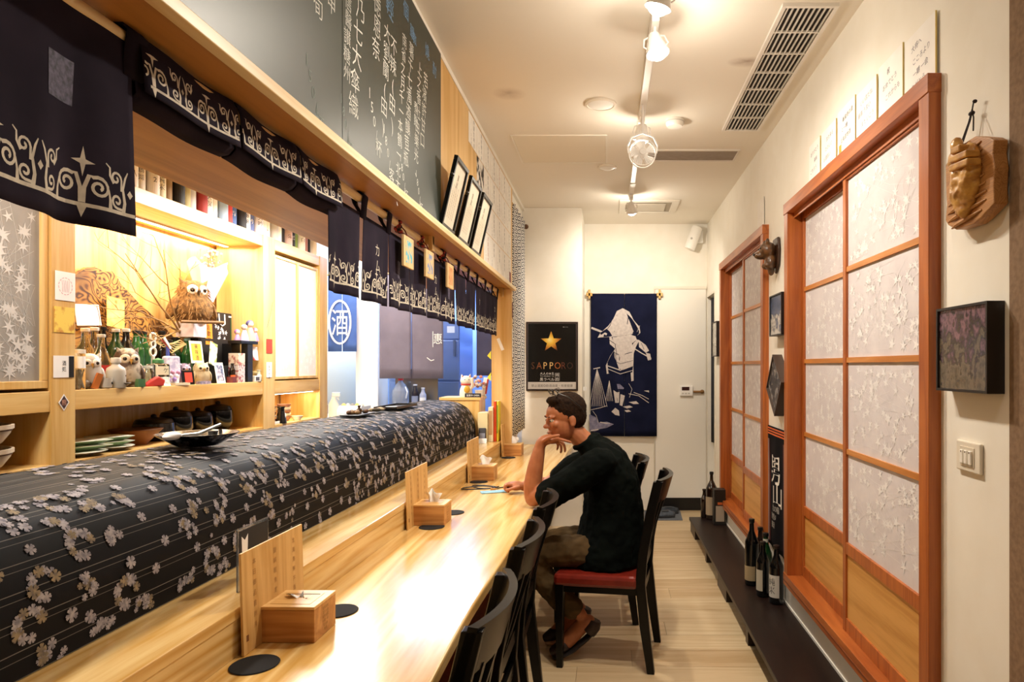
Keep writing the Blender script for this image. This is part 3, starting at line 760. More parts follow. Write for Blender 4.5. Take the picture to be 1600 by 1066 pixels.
# wooden wish plaques tied to the rod
for i, (y, cA, cB, lb) in enumerate(((2.735,'#58b8d0','#d78a78','turquoise and pink'),(3.06,'#7f9ac6','#c9a27c','pale blue'),(3.46,'#d29660','#e3ad7c','orange'))):
    t = thing('wish_plaque', 'small square wooden plaque with a %s picture hanging from the rod' % lb, 'plaque', (RX+.045, y, RZ-.118), 0, 'small wooden plaques tied to the rod')
    g().box(-.005,.005,-.067,.067,-.062,.062).build('board', WOOD('#e9c892', '#dcb67c', 'z', 1.5, .6, .5, .5), t, bev=.001)
    o = g().box(.005,.0055,-.044,.044,-.045,.045).build('picture', NZ(cA, '#e9c892' if i < 2 else cB, 45, .7, lo=.42, hi=.58), t)
    g().tube([(0,0,.062),(-.012,0,.09),(-.04,.004,.118),(-.045,0,.137),(-.062,-.004,.118),(-.03,0,.085),(0,0,.063)], .0025, 6).build('cord', M('#7c1f1c', .7), t)
    q = g()
    for k in range(7): q.ell((-.040+.008*math.cos(k*2.1), .012*math.sin(k*1.7), .085+.006*k), (.013,.014,.010), 8, 6)
    q.build('knot', NZ('#a8332a', '#17110f', 60, .8, lo=.45, hi=.55), t, smooth=True)

# ------------------------------------------------------------------ wave-pattern curtain in the kitchen doorway
mw, nt, b, L = nodes('wave_cloth'); setp(b, .85)
uv = nt.nodes.new('ShaderNodeUVMap'); sx = nt.nodes.new('ShaderNodeSeparateXYZ'); L(uv.outputs[0], sx.inputs[0])
def mth(op, a, b2=None):
    n = nt.nodes.new('ShaderNodeMath'); n.operation = op
    for i, x in enumerate((a, b2)):
        if x is None: continue
        if isinstance(x, (int, float)): n.inputs[i].default_value = x
        else: L(x, n.inputs[i])
    return n.outputs[0]
def scale_d(du, dv):
    u = mth('ADD', mth('MULTIPLY', sx.outputs[0], 9.0), du); v = mth('ADD', mth('MULTIPLY', sx.outputs[1], 18.0), dv)
    fu = mth('SUBTRACT', mth('FRACT', u), .5); fv = mth('FRACT', v)
    return mth('SQRT', mth('ADD', mth('MULTIPLY', fu, fu), mth('MULTIPLY', mth('MULTIPLY', fv, fv), .25)))
d1 = scale_d(0, 0); d2 = scale_d(.5, .5)
dm = mth('MINIMUM', d1, d2); wv = mth('FRACT', mth('MULTIPLY', dm, 6.0)); st_ = mth('GREATER_THAN', wv, .45)
rr = ramp(nt, [(0, '#1c2138'), (1, '#eceae6')]); L(st_, rr.inputs[0]); L(rr.outputs[0], b.inputs['Base Color'])
wc = thing('doorway_curtain', 'navy and white wave-pattern curtain in the kitchen doorway', 'curtain', (-.765, 5.7, 0))
NU_, NV_ = 40, 6
q = g().surf(lambda u, v: (.022*math.sin(u*2*PI*4.2), -.33+.64*u, .89+1.86*v), NU_, NV_)
o = q.build('cloth', mw, wc, smooth=True, solid=.001)
ul = o.data.uv_layers.new(name='UVMap')
for lp in o.data.loops:
    vi = lp.vertex_index; ul.data[lp.index].uv = ((vi % (NU_+1))/NU_*1.1, (vi//(NU_+1))/NV_*1.86)
g().tube([(0,-.36,2.745),(0,.36,2.745)], .009, 8).build('rod', m_maple, wc, smooth=True)
g().ell((.03,.33,2.70), .022, 10, 8).build('finial', M('#6d4a30', .5), wc, smooth=True)
# pennant papers hanging on the end panel
for i, (z0, z1, mt, lb) in enumerate(((1.83,1.95,M('#6b2a22',.6),'small red and white charm'),(1.52,1.74,m_paper,'white paper charm strip'))):
    t = tag(g().box(-.001,.001,-.02,.02,z0-z1,0).build('paper_charm', mt, None, (-.7548, 5.31, z1)), lb+' hung on the edge of the wooden end panel', 'charm')
q = g(); column(q, '御守護', lambda u, v: (.0014, u, v), 0, -.04, .03, .05); q.build('lettering', m_ink, bpy.data.objects['paper_charm.001'], flat=True)
# ------------------------------------------------------------------ ceiling fittings
CZ = 2.88
t = thing('air_grille', 'long white slotted air grille in the ceiling by the right wall', 'air vent', (.80, 3.35, CZ))
g().box(-.10,.10,-.69,.69,-.004,-.001).build('dark_backing', M('#15110e', .8), t)
fr_ = g().box(-.112,-.096,-.705,.705,-.014,0).box(.096,.112,-.705,.705,-.014,0).box(-.096,.096,-.705,-.69,-.014,0).box(-.096,.096,.69,.705,-.014,0)
fr_.build('frame', M('#ece7de', .45), t)
for i in range(9):
    x = -.086+.172*i/8; g().box(x-.0028,x+.0028,-.69,.69,-.0125,-.003).build('blade', M('#d8d2c8', .5), t)
for i in range(1,7):
    y = -.69+1.38*i/7; g().box(-.096,.096,y-.004,y+.004,-.0135,-.0035).build('cross_bar', M('#e4dfd5', .5), t)
t = thing('return_vent', 'long narrow grey return vent across the ceiling behind the small fan', 'air vent', (.565, 4.55, CZ))
g().box(-.31,.31,-.12,-.105,-.01,0).box(-.31,.31,.105,.12,-.01,0).box(-.31,-.297,-.105,.105,-.01,0).box(.297,.31,-.105,.105,-.01,0).build('frame', M('#e2dace', .5), t)
g().box(-.297,.297,-.105,.105,-.005,-.001).build('mesh_panel', NZ('#8d8072', '#a3968a', 90, .8, stretch=(.3,3,1)), t)
t = thing('access_panel', 'large square ceiling access hatch with a thin white rim', 'hatch', (-.305, 4.44, CZ))
g().box(-.30,.30,-.285,-.275,-.005,0).box(-.30,.30,.275,.285,-.005,0).box(-.30,-.29,-.275,.275,-.005,0).box(.29,.30,-.275,.275,-.005,0).build('rim', M('#f1ebde', .5), t)
g().box(-.289,.289,-.274,.274,-.003,0).build('hatch_panel', M('#ebe2d0', .85), t)
def downlight(x, y, r, label):
    t = thing('downlight', label, 'lamp', (x, y, CZ))
    g().lathe([(r*.80,-.006),(r*.84,-.012),(r*.98,-.008),(r,0)], n=28).build('trim_ring', M('#e9e0d0', .4), t, smooth=True)
    g().lathe([(.0001,-.020),(r*.5,-.018),(r*.78,-.010),(r*.80,-.004)], n=28).build('lens', M('#f3f0ea', .3), t, smooth=True)
downlight(-.04, 3.66, .088, 'round white ceiling downlight, switched off, left of the track')
downlight(-.006, 4.83, .068, 'small round ceiling disc, just beyond the access hatch')
t = thing('smoke_detector', 'round white smoke detector on the ceiling', 'smoke detector', (.387, 3.90, CZ))
g().lathe([(.052,0),(.054,-.012),(.05,-.03),(.044,-.042),(.0001,-.045)], n=24).build('body', M('#f0ebe2', .4), t, smooth=True)
g().lathe([(.0545,-.014),(.0545,-.018)], n=24).build('slot_ring', M('#c9c2b8', .5), t)
t = thing('square_vent', 'flat rectangular white air vent at the far end of the ceiling', 'air vent', (.36, 6.02, CZ))
g().box(-.26,.26,-.25,-.19,-.012,0).box(-.26,.26,.19,.25,-.012,0).box(-.26,-.20,-.19,.19,-.012,0).box(.20,.26,-.19,.19,-.012,0).build('frame', M('#e9e2d4', .5), t, bev=.003)
g().box(-.15,.15,-.13,.13,-.014,-.006).build('centre_plate', M('#d6cdbd', .5), t, bev=.003)
g().box(-.20,.20,-.19,.19,-.004,-.001).build('gap', M('#b0a592', .7), t)
# little fan clipped on the track
t = thing('clip_fan', 'small round white fan hanging from the track, facing the camera', 'fan', (.185, 3.60, 2.59))
m_fan = M('#f3f1ee', .35)
q = g()
for y in (-.022, .022):
    q.tube([(.071*math.cos(2*PI*i/28),y,.071*math.sin(2*PI*i/28)) for i in range(29)], .0035, 6)
q.build('guard_ring', m_fan, t, smooth=True)
q = g()
for k in range(36):
    a = 2*PI*k/36
    q.tube([(.02*math.cos(a),-.030,.02*math.sin(a)),(.046*math.cos(a+.25),-.030,.046*math.sin(a+.25)),(.071*math.cos(a+.45),-.022,.071*math.sin(a+.45))], .0011, 4)
o = q.build('guard_wires', m_fan, t); o['kind'] = 'stuff'
g().lathe([(.0001,.006),(.015,.005),(.02,.0),(.02,-.01)], n=20).xf(Matrix.Translation((0,-.03,0)) @ Matrix.Rotation(PI/2,4,'X')).build('hub_badge', M('#e9e6e2',.4), t, smooth=True)
for k in range(5):
    a = 2*PI*k/5; q = g()
    q.surf(lambda u, v, a=a: ((.014+.05*u)*math.cos(a+.9*v), -.008+.016*v, (.014+.05*u)*math.sin(a+.9*v)), 5, 5)
    q.build('fan_blade', M('#dedbd7',.4), t, solid=.001)
g().lathe([(.018,.03),(.028,.02),(.028,0),(.02,-.01)], n=18).xf(Matrix.Translation((0,.02,0)) @ Matrix.Rotation(PI/2,4,'X')).build('motor', m_fan, t, smooth=True)
q = g().tube([(-.075,0,0),(-.08,0,.04),(-.06,0,.085),(0,0,.11),(.06,0,.085),(.08,0,.04),(.075,0,0)], .005, 6).build('yoke', m_fan, t, smooth=True)
g().tube([(0,0,.11),(0,0,.262)], .006, 8).build('stem', m_fan, t, smooth=True)

# ------------------------------------------------------------------ end wall
d3 = struct('door_3')
g().box(.475,.985,6.752,6.768,.126,2.22).build('door_leaf', M('#f1ede4', .5), d3)
g().box(.462,.472,6.748,6.768,.0,2.235).build('door_edge', M('#d9d0be', .5), d3)
g().box(.462,.99,6.746,6.769,2.222,2.25).build('door_head', M('#e6dfd0', .5), d3)
hd = g().tube([(.855,6.735,1.192),(.955,6.735,1.192)], .011, 10).build('door_handle', M('#a3794a', .3, metal=.4), d3, smooth=True)
g().lathe([(.02,-.006),(.02,.006)], n=16).xf(Matrix.Translation((.945,6.745,1.192)) @ Matrix.Rotation(PI/2,4,'X')).build('handle_rose', M('#a3794a', .3, metal=.4), hd)
t = thing('intercom', 'small white wall intercom with a dark red display by the door handle', 'intercom', (.785, 6.7515, 1.20))
g().box(-.065,.065,-.022,0,-.05,.05).build('case', m_white, t, bev=.004)
g().box(-.045,.03,-.024,-.021,.005,.04).build('display', M('#3a1614', .3), t)
for k in range(3): g().box(-.045+.03*k,-.025+.03*k,-.025,-.021,-.032,-.018).build('button', M('#d0ccc4', .5), t)
t = thing('emergency_lamp', 'white emergency lamp box high in the far right corner', 'lamp', (.90, 6.765, 2.74))
g().box(-.03,.05,-.05,0,-.06,.06).build('mount', m_white, t, bev=.004)
q = g().lathe([(.0001,.12),(.05,.115),(.055,.1),(.055,-.1),(.05,-.115),(.0001,-.12)], n=20, sy=.8).xf(Matrix.Translation((-.05,-.09,-.02)) @ Matrix.Rotation(.35,4,'Y'))
q.build('lamp_body', M('#f3f0ea', .35), t, smooth=True)
g().ell((-.075,-.13,-.03), (.012,.006,.012), 10, 6).build('lens', M('#b9b4aa', .3), t)

# printed noren with a standing figure
nx = lambda cx: ((780+cx/3.807)-950)*6.72/1050
nz = lambda cy: 1.45-((440+cy/3.807)-572)*6.72/1050
t = thing('art_noren', 'dark navy hanging cloth printed with a white long-haired figure on the end wall', 'noren', (.165, 6.73, 2.17))
m_navy = NZ('#11152c', '#191d38', 5, .85, spec=.1)
CW = .338
def nw(x, z): return -.004*math.sin(x*9)*min(1, -z/.4)-.003*math.sin(x*23+z*3)
for s in (-1, 1):
    q = g().surf(lambda u, v: ((-CW+(CW-.001)*u) if s < 0 else (.001+(CW-.016)*u*(1 if True else 0)), 0, .005-1.43*v), 16, 20)
    q.map(lambda x, y, z: (x, nw(x, z), z)); q.build('cloth_half', m_navy, t, smooth=True, solid=.001)
g().tube([(-.36,.012,-.01),(.36,.012,-.01)], .009, 8).build('rod', m_maple_x, t, smooth=True)
for s in (-1, 1):
    g().box(s*.352-.011,s*.352+.011,-.012,.035,-.045,.045).box(s*.352-.03,s*.352+.03,-.012,.03,-.022,.012).build('rod_bracket', m_maple_z, t, bev=.003)
def art(polys, lines, mat, name, lift):
    q = g()
    for k, P_ in enumerate(polys): q.add([(nx(a), lift+.00004*k, nz(b_)) for a, b_ in P_], [tuple(range(len(P_)))])
    for k, (P_, w) in enumerate(lines):
        st_ = len(q.v); q.ribbon([(nx(a), nz(b_)) for a, b_ in P_], w)
        for i in range(st_, len(q.v)): q.v[i] = (q.v[i][0], lift+.0008+.00004*k, q.v[i][1])
    # subdivide nothing: the cloth is nearly flat here
    q.map(lambda x, y, z: (x-.165, nw(x-.165, z-2.17)-.0012-y, z-2.17))
    return q.build(name, mat, t, flat=True)
m_artw = NZ('#d2c8c2', '#c0b6b2', 40, .85); m_artg = NZ('#8f8aa0', '#6d6a84', 30, .85)
art([[(700,175),(735,158),(775,180),(800,230),(835,270),(840,305),(812,330),(700,330),(650,330),(600,332),(585,335),(600,308),(650,262),(680,220)],
     [(655,330),(815,330),(832,352),(812,392),(800,430),(798,500),(800,590),(786,594),(782,540),(720,520),(662,545),(640,550),(634,500),(662,440),(690,400),(658,372)],
     [(828,345),(872,378),(892,412),(872,424),(832,390)],[(872,424),(898,430),(905,465),(885,470)],
     [(678,640),(716,650),(712,722),(690,722)],[(722,670),(748,680),(732,742),(715,735)],[(668,775),(690,752),(712,768),(716,800),(690,794)],
     [(735,745),(775,738),(795,748),(760,756)],[(770,718),(815,712),(832,728),(800,730)],[(742,768),(770,764),(785,774),(760,778)]],
    [([(548,275),(600,295),(640,315)], .02)], m_artw, 'figure_print', 0)
art([[(712,215),(738,208),(748,235),(730,262),(716,248)],[(600,305),(640,280),(640,296),(605,318)],[(668,330),(700,325),(706,352),(682,362)],[(760,362),(800,365),(790,382),(768,380)],[(808,318),(850,322),(878,356),(850,350),(818,345)],
     [(645,500),(720,532),(796,505),(792,540),(722,556),(650,545)],[(668,600),(716,590),(776,606),(760,645),(700,660),(670,640)]],
    [([(700,200),(712,240),(735,300)],.006),([(770,200),(762,250),(745,320)],.006),([(690,260),(685,300)],.004),([(730,280),(722,360),(715,470)],.007),([(760,300),(740,370)],.006),([(680,420),(720,440),(790,420)],.006),([(660,460),(720,490),(795,470)],.004),([(715,560),(718,720),(716,905)],.003),([(676,210),(660,260),(630,300)],.005),([(800,240),(815,290)],.005),([(705,330),(690,380),(700,440)],.005),([(775,330),(780,400),(770,470)],.005),([(650,345),(690,372)],.005),([(812,352),(790,372)],.005),([(735,395),(760,440),(750,520)],.004),([(690,430),(700,500)],.004),([(700,690),(704,715)],.004),([(845,365),(862,405)],.004)], m_navy, 'figure_shading', .0012)
fan1 = [([(582,522),(582+dx*.4,600),(582+dx,742+abs(dx)*.05)], .004) for dx in (-45,-30,-18,-6,6,18,30,44,60)]
fan2 = [([(655,590),(655+dx*.5,650),(655+dx,712)], .004) for dx in (-22,-12,-2,10,20)]
lnz = [([(640,500),(720,528),(798,498)],.010),([(646,520),(720,550),(796,528)],.006),([(690,368),(760,372),(850,428),(905,458)],.010),([(560,520),(600,512)],.01),
       ([(770,668),(830,680),(890,722)],.006),([(800,660),(850,678),(890,700)],.006),([(770,606),(790,640),(775,690)],.004),([(640,740),(600,752),(540,765)],.005),([(590,840),(578,800),(556,770)],.004)]
art([[(860,650),(890,648),(892,660)]], fan1+fan2+lnz, m_artw, 'line_print', .002)
art([[(535,790),(575,808),(590,840),(640,835),(682,850),(640,872),(600,878),(570,892),(538,888)],[(700,610),(750,612),(740,640),(705,640)]], [], m_artg, 'rock_print', .001)
art([], [([(545,888),(590,880)],.012),([(600,838),(660,848)],.010),([(820,300),(836,262)],.004)], m_artw, 'line_print', .003)

# black beer poster in a thin frame
t = thing('framed_poster', 'black framed beer poster with a golden star on the end wall', 'poster', (-.505, 6.079, 1.225))
pw_, ph_ = .234, .623
g().box(-pw_,-pw_+.014,-.022,0,0,ph_).box(pw_-.014,pw_,-.022,0,0,ph_).box(-pw_+.014,pw_-.014,-.022,0,0,.014).box(-pw_+.014,pw_-.014,-.022,0,ph_-.014,ph_).build('frame_molding', M('#2a1712', .3), t, bev=.002)
g().box(-pw_+.014,-pw_+.017,-.0195,-.012,.014,ph_-.014).box(pw_-.017,pw_-.014,-.0195,-.012,.014,ph_-.014).box(-pw_+.017,pw_-.017,-.0195,-.012,ph_-.017,ph_-.014).build('inner_rim', M('#8d8a92', .3, metal=.6), t)
g().box(-pw_+.014,pw_-.014,-.012,-.004,.014,ph_-.014).build('sheet', M('#060505', .25), t)
g().box(-pw_+.016,pw_-.016,-.0127,-.012,.016,.080).build('notice_strip', M('#d9d4d0', .5), t)
ms, nt, b, L = nodes('gold_star'); setp(b, .4)
v = mapping(nt, L, (1,1,1)); gr = nt.nodes.new('ShaderNodeTexGradient'); gr.gradient_type = 'SPHERICAL'
mp = nt.nodes.new('ShaderNodeMapping'); mp.inputs['Location'].default_value = (.25,0,-3.9*1.0); mp.inputs['Scale'].default_value = (9,1,9); L(v, mp.inputs[0])
mp.inputs['Location'].default_value = (.2,0,-9*.46); L(mp.outputs[0], gr.inputs[0])
rr = ramp(nt, [(0,'#5a1d0c'),(.35,'#c9802a'),(.7,'#f2c445'),(1,'#fff0a0')]); L(gr.outputs[1], rr.inputs[0]); L(rr.outputs[0], b.inputs['Base Color'])
q = g(); c = (-.008,.442); vs = [(c[0],-.0128,c[1])]
for i in range(10):
    a = PI/2+PI*i/5; r_ = .098 if i % 2 == 0 else .040; vs.append((c[0]+r_*math.cos(a),-.0128,c[1]+r_*math.sin(a)))
q.add(vs, [(0,i+1,(i+1)%10+1) for i in range(10)]).build('star', ms, t, flat=True)
cols = ['#5c3418','#8a4a1e','#d9b070','#e3bb78','#a8602a','#5c2a16','#3a2014']
for i, ch in enumerate('SAPPORO'):
    q = g(); put_text(q, ch, lambda u, v, i=i: (-.172+.0555*i+u, -.0128, .232+v), .088, True, .85); q.build('brand_letter', M(cols[i], .5), t, flat=True)
q = g()
put_text(q, '大人の★生', lambda u, v: (-.045+u,-.0128,.156+v), .026); put_text(q, 'サッポロ生ビール', lambda u, v: (-.045+u,-.0128,.133+v), .0155); put_text(q, '黒ラベル', lambda u, v: (-.045+u,-.0128,.104+v), .033)
q.build('lettering', M('#e9e6e0', .5), t, flat=True)
q = g(); column(q, '特約', lambda u, v: (.047+u,-.0128,v), 0, .142, .03, .034)
for a, b_ in (((.028,.160),(.066,.160)),((.066,.160),(.066,.092)),((.066,.092),(.028,.092)),((.028,.092),(.028,.160))):
    q.add([(a[0]-.001,-.0128,a[1]-.001),(b_[0]-.001,-.0128,b_[1]-.001),(b_[0]+.001,-.0128,b_[1]+.001),(a[0]+.001,-.0128,a[1]+.001)], [(0,1,2,3)])
q.build('boxed_lettering', M('#e9e6e0', .5), t, flat=True)
q = g(); put_text(q, '禁止酒駕◎飲酒過量・有害健康', lambda u, v: (u,-.0129,.047+v), .027); q.build('lettering', M('#6a6664', .6), t, flat=True)
q = g(); put_text(q, '★ビール', lambda u, v: (.12+u,-.0128,.577+v), .012); q.build('lettering', M('#bdb9b2', .6), t, flat=True)

# ------------------------------------------------------------------ right wall
# shikishi boards standing on the head of the big sliding doors
ordn = ['first','second','third','fourth','fifth','sixth']
EDGE = [(3.31,3.135),(3.12,2.915),(2.90,2.69),(2.68,2.475),(2.46,2.255),(2.245,2.03)]
TX = [['ありがとう','美味','ごちそう'],['また来る','たのしい','お酒旨い','感謝です'],['新発売の酒','と一緒','北海道地酒'],['いい店だね','最高 うまい','また いこう'],['祝','おめでとう','これからも'],['大将へ','こころより','一期 一会','ありがとう']]
for i, (ya, yb) in enumerate(EDGE):
    w = ya-yb; H = .195+(.012 if i in (2,4) else 0)
    t = thing('autograph_board', 'white signed card standing on the near door head, %s from the far end' % ordn[i], 'card', (.990, (ya+yb)/2, 2.3305), 0, 'white signed cards above the near sliding doors')
    g().box(0,.004,-w/2+.002,w/2-.002,0,H).build('card', NZ('#f3efe9','#f8f5f0',12,.8), t)
    g().box(-.001,.0045,-w/2,-w/2+.002,0,H).build('gold_edge', M('#d9c27a', .4, metal=.3), t)
    q = g(); rn = random.Random(i)
    for k, s_ in enumerate(TX[i]): put_text(q, s_, lambda u, v, k=k: (-.0004, -(u+.02*math.sin(k*2+i))+.0, H-.045-.042*k+v+.10*u), .024)
    q.build('writing', M('#7d7a86', .8) if i != 2 else M('#3c3a40', .8), t, flat=True)
    if i == 2: g().box(-.0006,0,.055,.085,.028,.06).build('gold_seal', M('#b8a23a', .5), t)
tag(g().box(0,.003,-.09,.09,0,.2).build('autograph_board', m_paper, None, (.992, 4.37, 2.3305)), 'single white card standing on the far sliding doors head', 'card')

def box_frame(loc, w, h, d, pic, label, ang=0, mat=None):
    t = thing('box_frame', label, 'picture frame', loc); R = Matrix.Rotation(ang, 4, 'X'); b_ = .007
    m_ = mat or M('#1c1513', .45)
    g().box(-d,0,-w/2,-w/2+b_,-h/2,h/2).box(-d,0,w/2-b_,w/2,-h/2,h/2).box(-d,0,-w/2+b_,w/2-b_,-h/2,-h/2+b_).box(-d,0,-w/2+b_,w/2-b_,h/2-b_,h/2).xf(R).build('frame_box', m_, t)
    g().box(-d*.86,-.002,-w/2+b_,w/2-b_,-h/2+b_,h/2-b_).xf(R).build('photo_print', pic, t)
    return t
def photo(stops, scale, stretch=(1,1,1), seed=0, rough=.25, grad=None):
    m, nt, b, L = nodes('photo'); setp(b, rough, coat=.6)
    v = mapping(nt, L, tuple(scale*q for q in stretch)); n = nt.nodes.new('ShaderNodeTexNoise'); n.inputs['Detail'].default_value = 6; n.inputs['Scale'].default_value = 1
    n.noise_dimensions = '4D'; n.inputs['W'].default_value = seed; L(v, n.inputs['Vector'])
    out = n.outputs[0]
    if grad is not None:
        t_ = nt.nodes.new('ShaderNodeTexCoord'); sp = nt.nodes.new('ShaderNodeSeparateXYZ'); L(t_.outputs['Object'], sp.inputs[0])
        ma = nt.nodes.new('ShaderNodeMath'); ma.operation = 'MULTIPLY_ADD'; ma.inputs[1].default_value = grad; L(sp.outputs[2], ma.inputs[0]); L(out, ma.inputs[2]); out = ma.outputs[0]
    r = ramp(nt, stops); L(out, r.inputs[0]); L(r.outputs[0], b.inputs['Base Color']); return m
pw1 = photo([(.25,'#4c463c'),(.42,'#6b6152'),(.5,'#2b2723'),(.58,'#5a4650'),(.68,'#86656f'),(.8,'#2a2428')], 40, (1,1,.8), 1, .25, 1.6)
box_frame((.999, 1.823, 1.497), .262, .235, .045, pw1, 'deep black box frame with a wisteria photo, above the light switch')
box_frame((.999, 3.82, 1.74), .27, .235, .05, photo([(.3,'#1d2540'),(.45,'#46587f'),(.55,'#39425c'),(.62,'#a9a29a'),(.75,'#d3ccc2')], 14, (1,1,1.6), 3, .25, -1.5), 'black box frame with a blue and white landscape photo, under the bear carving')
box_frame((.999, 3.84, 1.34), .25, .25, .055, photo([(.35,'#1d1a1b'),(.5,'#4c4542'),(.64,'#a09894')], 20, (1,1,1), 5), 'black box frame hung as a diamond above the apron', PI/4-.12, M('#4a3a32', .45))
box_frame((.999, 6.02, 1.69), .27, .31, .05, photo([(.3,'#6d6a62'),(.6,'#b0aa9c')], 12, (1,1,1), 8), 'black box frame between the far sliding doors and the end doorway')

# carved wooden plaque
t = thing('carved_plaque', 'thick carved wooden wall plaque with a golden relief, hung by a cord', 'wall plaque', (.999, 1.865, 1.955))
oc = [(1476,258),(1490,238),(1503,225),(1522,213),(1545,215),(1552,219),(1550,240),(1553,262),(1551,290),(1552,318),(1541,330),(1532,340),(1520,350),(1507,354),(1492,359),(1480,352),(1476,345),(1478,320),(1477,300)]
poly = []
for px, py in oc:
    Y = yat(px, .955); poly.append((Y-1.865, zat(py, Y)-1.955))
m_slab = WOOD('#c18a4e', '#96602e', 'y', 3, .45, .8, 2.0)
q = g(); q.prism(poly, 'x', -.042, -.006); q.build('slab', m_slab, t, bev=.003)
for k in range(9):
    z = -.115+.022*k; half = .105-.004*k if k > 1 else .075+.02*k
    g().tube([(-.043,-half-.07,z+.010),(-.046,-half*.3-.07,z+.002),(-.044,half*.6-.07,z-.004),(-.042,half-.07,z-.008)], [.002,.006,.006,.002], 6).build('gouged_ridge', m_slab, t, smooth=True)
m_gold = NZ('#d7a24b', '#a9702c', 26, .35, coat=.4, stretch=(1,1,2))
q = g()
q.ell((-.05,-.0,-.01),(.028,.06,.095),14,10,(.25,0,0)).ell((-.055,.015,.045),(.03,.045,.035),12,8).ell((-.06,.02,-.02),(.02,.03,.07),12,8,(.1,0,0)).ell((-.06,-.025,-.02),(.02,.028,.06),12,8,(.5,0,0))
q.ell((-.05,.01,-.085),(.02,.028,.028)).ell((-.058,.03,.085),(.016,.02,.028)).ell((-.06,.0,.01),(.022,.05,.012),10,8,(.2,0,0)).ell((-.062,.0,-.045),(.02,.035,.012),10,8,(-.4,0,0))
q.map(lambda x, y, z: (x, y-.085, z)); o = q.build('relief_figure', m_gold, t, smooth=True)
rm = o.modifiers.new('r', 'REMESH'); rm.mode = 'VOXEL'; rm.voxel_size = .004; rm.use_smooth_shade = True
dsp = bpy.data.textures.new('carve', 'CLOUDS'); dsp.noise_scale = .02
dm = o.modifiers.new('d', 'DISPLACE'); dm.texture = dsp; dm.strength = .010; dm.mid_level = .5
for z, yy, ln in ((.05,-.095,.055),(.028,-.097,.06),(.072,-.085,.03)): g().box(-.088,-.05,yy-ln,yy+ln*.55,z-.009,z+.009).xf(Matrix.Rotation(.08,4,'X')).build('carved_bar', m_gold, t, bev=.004)
m_cord = M('#241814', .8)
g().tube([(-.03,-.002,.085),(-.02,-.04,.155),(-.02,-.058,.185)], .0022, 5).tube([(-.03,-.082,.12),(-.02,-.065,.16),(-.02,-.058,.185)], .0022, 5).tube([(-.03,-.03,.105),(-.02,-.05,.16),(-.02,-.065,.20)], .002, 5).build('cord', m_cord, t)
g().ell((-.02,-.056,.175),(.007,.012,.006)).ell((-.018,-.068,.203),(.006,.006,.005)).build('knot', m_cord, t, smooth=True)

# small bear carving
t = thing('bear_carving', 'small dark wooden bear carving on a wall shield', 'carving', (.999, 3.95, 2.10))
mb_ = NZ('#6b4522', '#3a2412', 40, .4, coat=.3)
g().prism([(-.055,.10),(.055,.10),(.075,.03),(.06,-.06),(.0,-.11),(-.06,-.06),(-.075,.03)], 'x', -.018, -.002).build('shield', M('#3b2416', .4), t, bev=.006)
q = g().ell((-.06,0,.03),(.05,.05,.05)).ell((-.10,.01,.0),(.04,.026,.024)).ell((-.07,.035,.075),(.012,.018,.02)).ell((-.07,-.035,.075),(.012,.018,.02)).ell((-.045,0,-.04),(.035,.045,.05)).ell((-.06,.03,-.06),(.03,.016,.02)).ell((-.06,-.03,-.06),(.03,.016,.02)).ell((-.04,0,-.09),(.02,.015,.03))
o = q.build('bear', mb_, t, smooth=True); rm = o.modifiers.new('r', 'REMESH'); rm.mode = 'VOXEL'; rm.voxel_size = .005; rm.use_smooth_shade = True
for s in (-1,1): g().ell((-.108,s*.02,.038),(.005,.005,.005),8,6).build('eye', m_black, t)
g().ell((-.138,.01,.005),(.008,.012,.008),8,6).build('nose', m_black, t)

# switch plate
t = thing('light_switch', 'cream wall switch plate with three rockers', 'light switch', (.9995, 1.85, 1.20))
g().box(-.010,0,-.062,.062,-.042,.042).build('plate', M('#e9e0cf', .4), t, bev=.004)
g().box(-.012,-.0095,-.036,.036,-.027,.027).build('bezel', M('#d8cebb', .4), t, bev=.001)
for k in (-1,0,1):
    r_ = g().box(-.0175,-.011,k*.021-.0075,k*.021+.0075,-.020,.018).build('rocker', M('#f4efe4', .35), t, bev=.002)
    g().box(-.0182,-.017,k*.021-.002,k*.021+.002,.011,.015).build('pilot_dot', M('#5a3a2a', .4), r_)

# apron on the strip of wall between the doors
t = thing('shop_apron', 'long black shop apron with white brush characters hung between the sliding doors', 'apron', (.985, 3.92, 1.09))
def ax(y, z): return -.006*math.sin(y*24+1)*min(1,-z/.3)-.004
m_apr = NZ('#0c0b11', '#131218', 9, .85, spec=.1)
g().surf(lambda u, v: (ax(.20-.40*u, -.72*v), .20-.40*u, -.72*v), 24, 20).build('cloth', m_apr, t, smooth=True, solid=.0015)
for k in range(3): g().surf(lambda u, v: (ax(.2-.4*u, -.012-.016*k-.009*v)-.0015, .2-.4*u, -.010-.016*k-.009*v), 20, 1).build('waist_stripe', M('#d0622c', .8), t, flat=True)
for y0, c_ in ((.196,'#bdb8b4'),(.186,'#bdb8b4'),(.176,'#7c2a24'),(-.158,'#7c2a24'),(-.178,'#bdb8b4'),(-.188,'#bdb8b4')):
    wd = .004 if c_ != '#7c2a24' else .012
    g().surf(lambda u, v: (ax(y0-wd*u, -.08-.62*v)-.0015, y0-wd*u, -.08-.62*v), 1, 16).build('side_stripe', M(c_, .8), t, flat=True)
q = g()
for ch, u0, v0, sz in (('男',-.02,-.245,.19),('山',.03,-.385,.16)): put_text(q, ch, lambda u, v: (ax(-u0-u, v0+v)-.0018, -u0-u, v0+v), sz, True, 1.15)
o = q.build('brush_characters', M('#ece7df', .8), t, flat=True)
so = o.modifiers.new('fat', 'SOLIDIFY'); so.thickness = .001
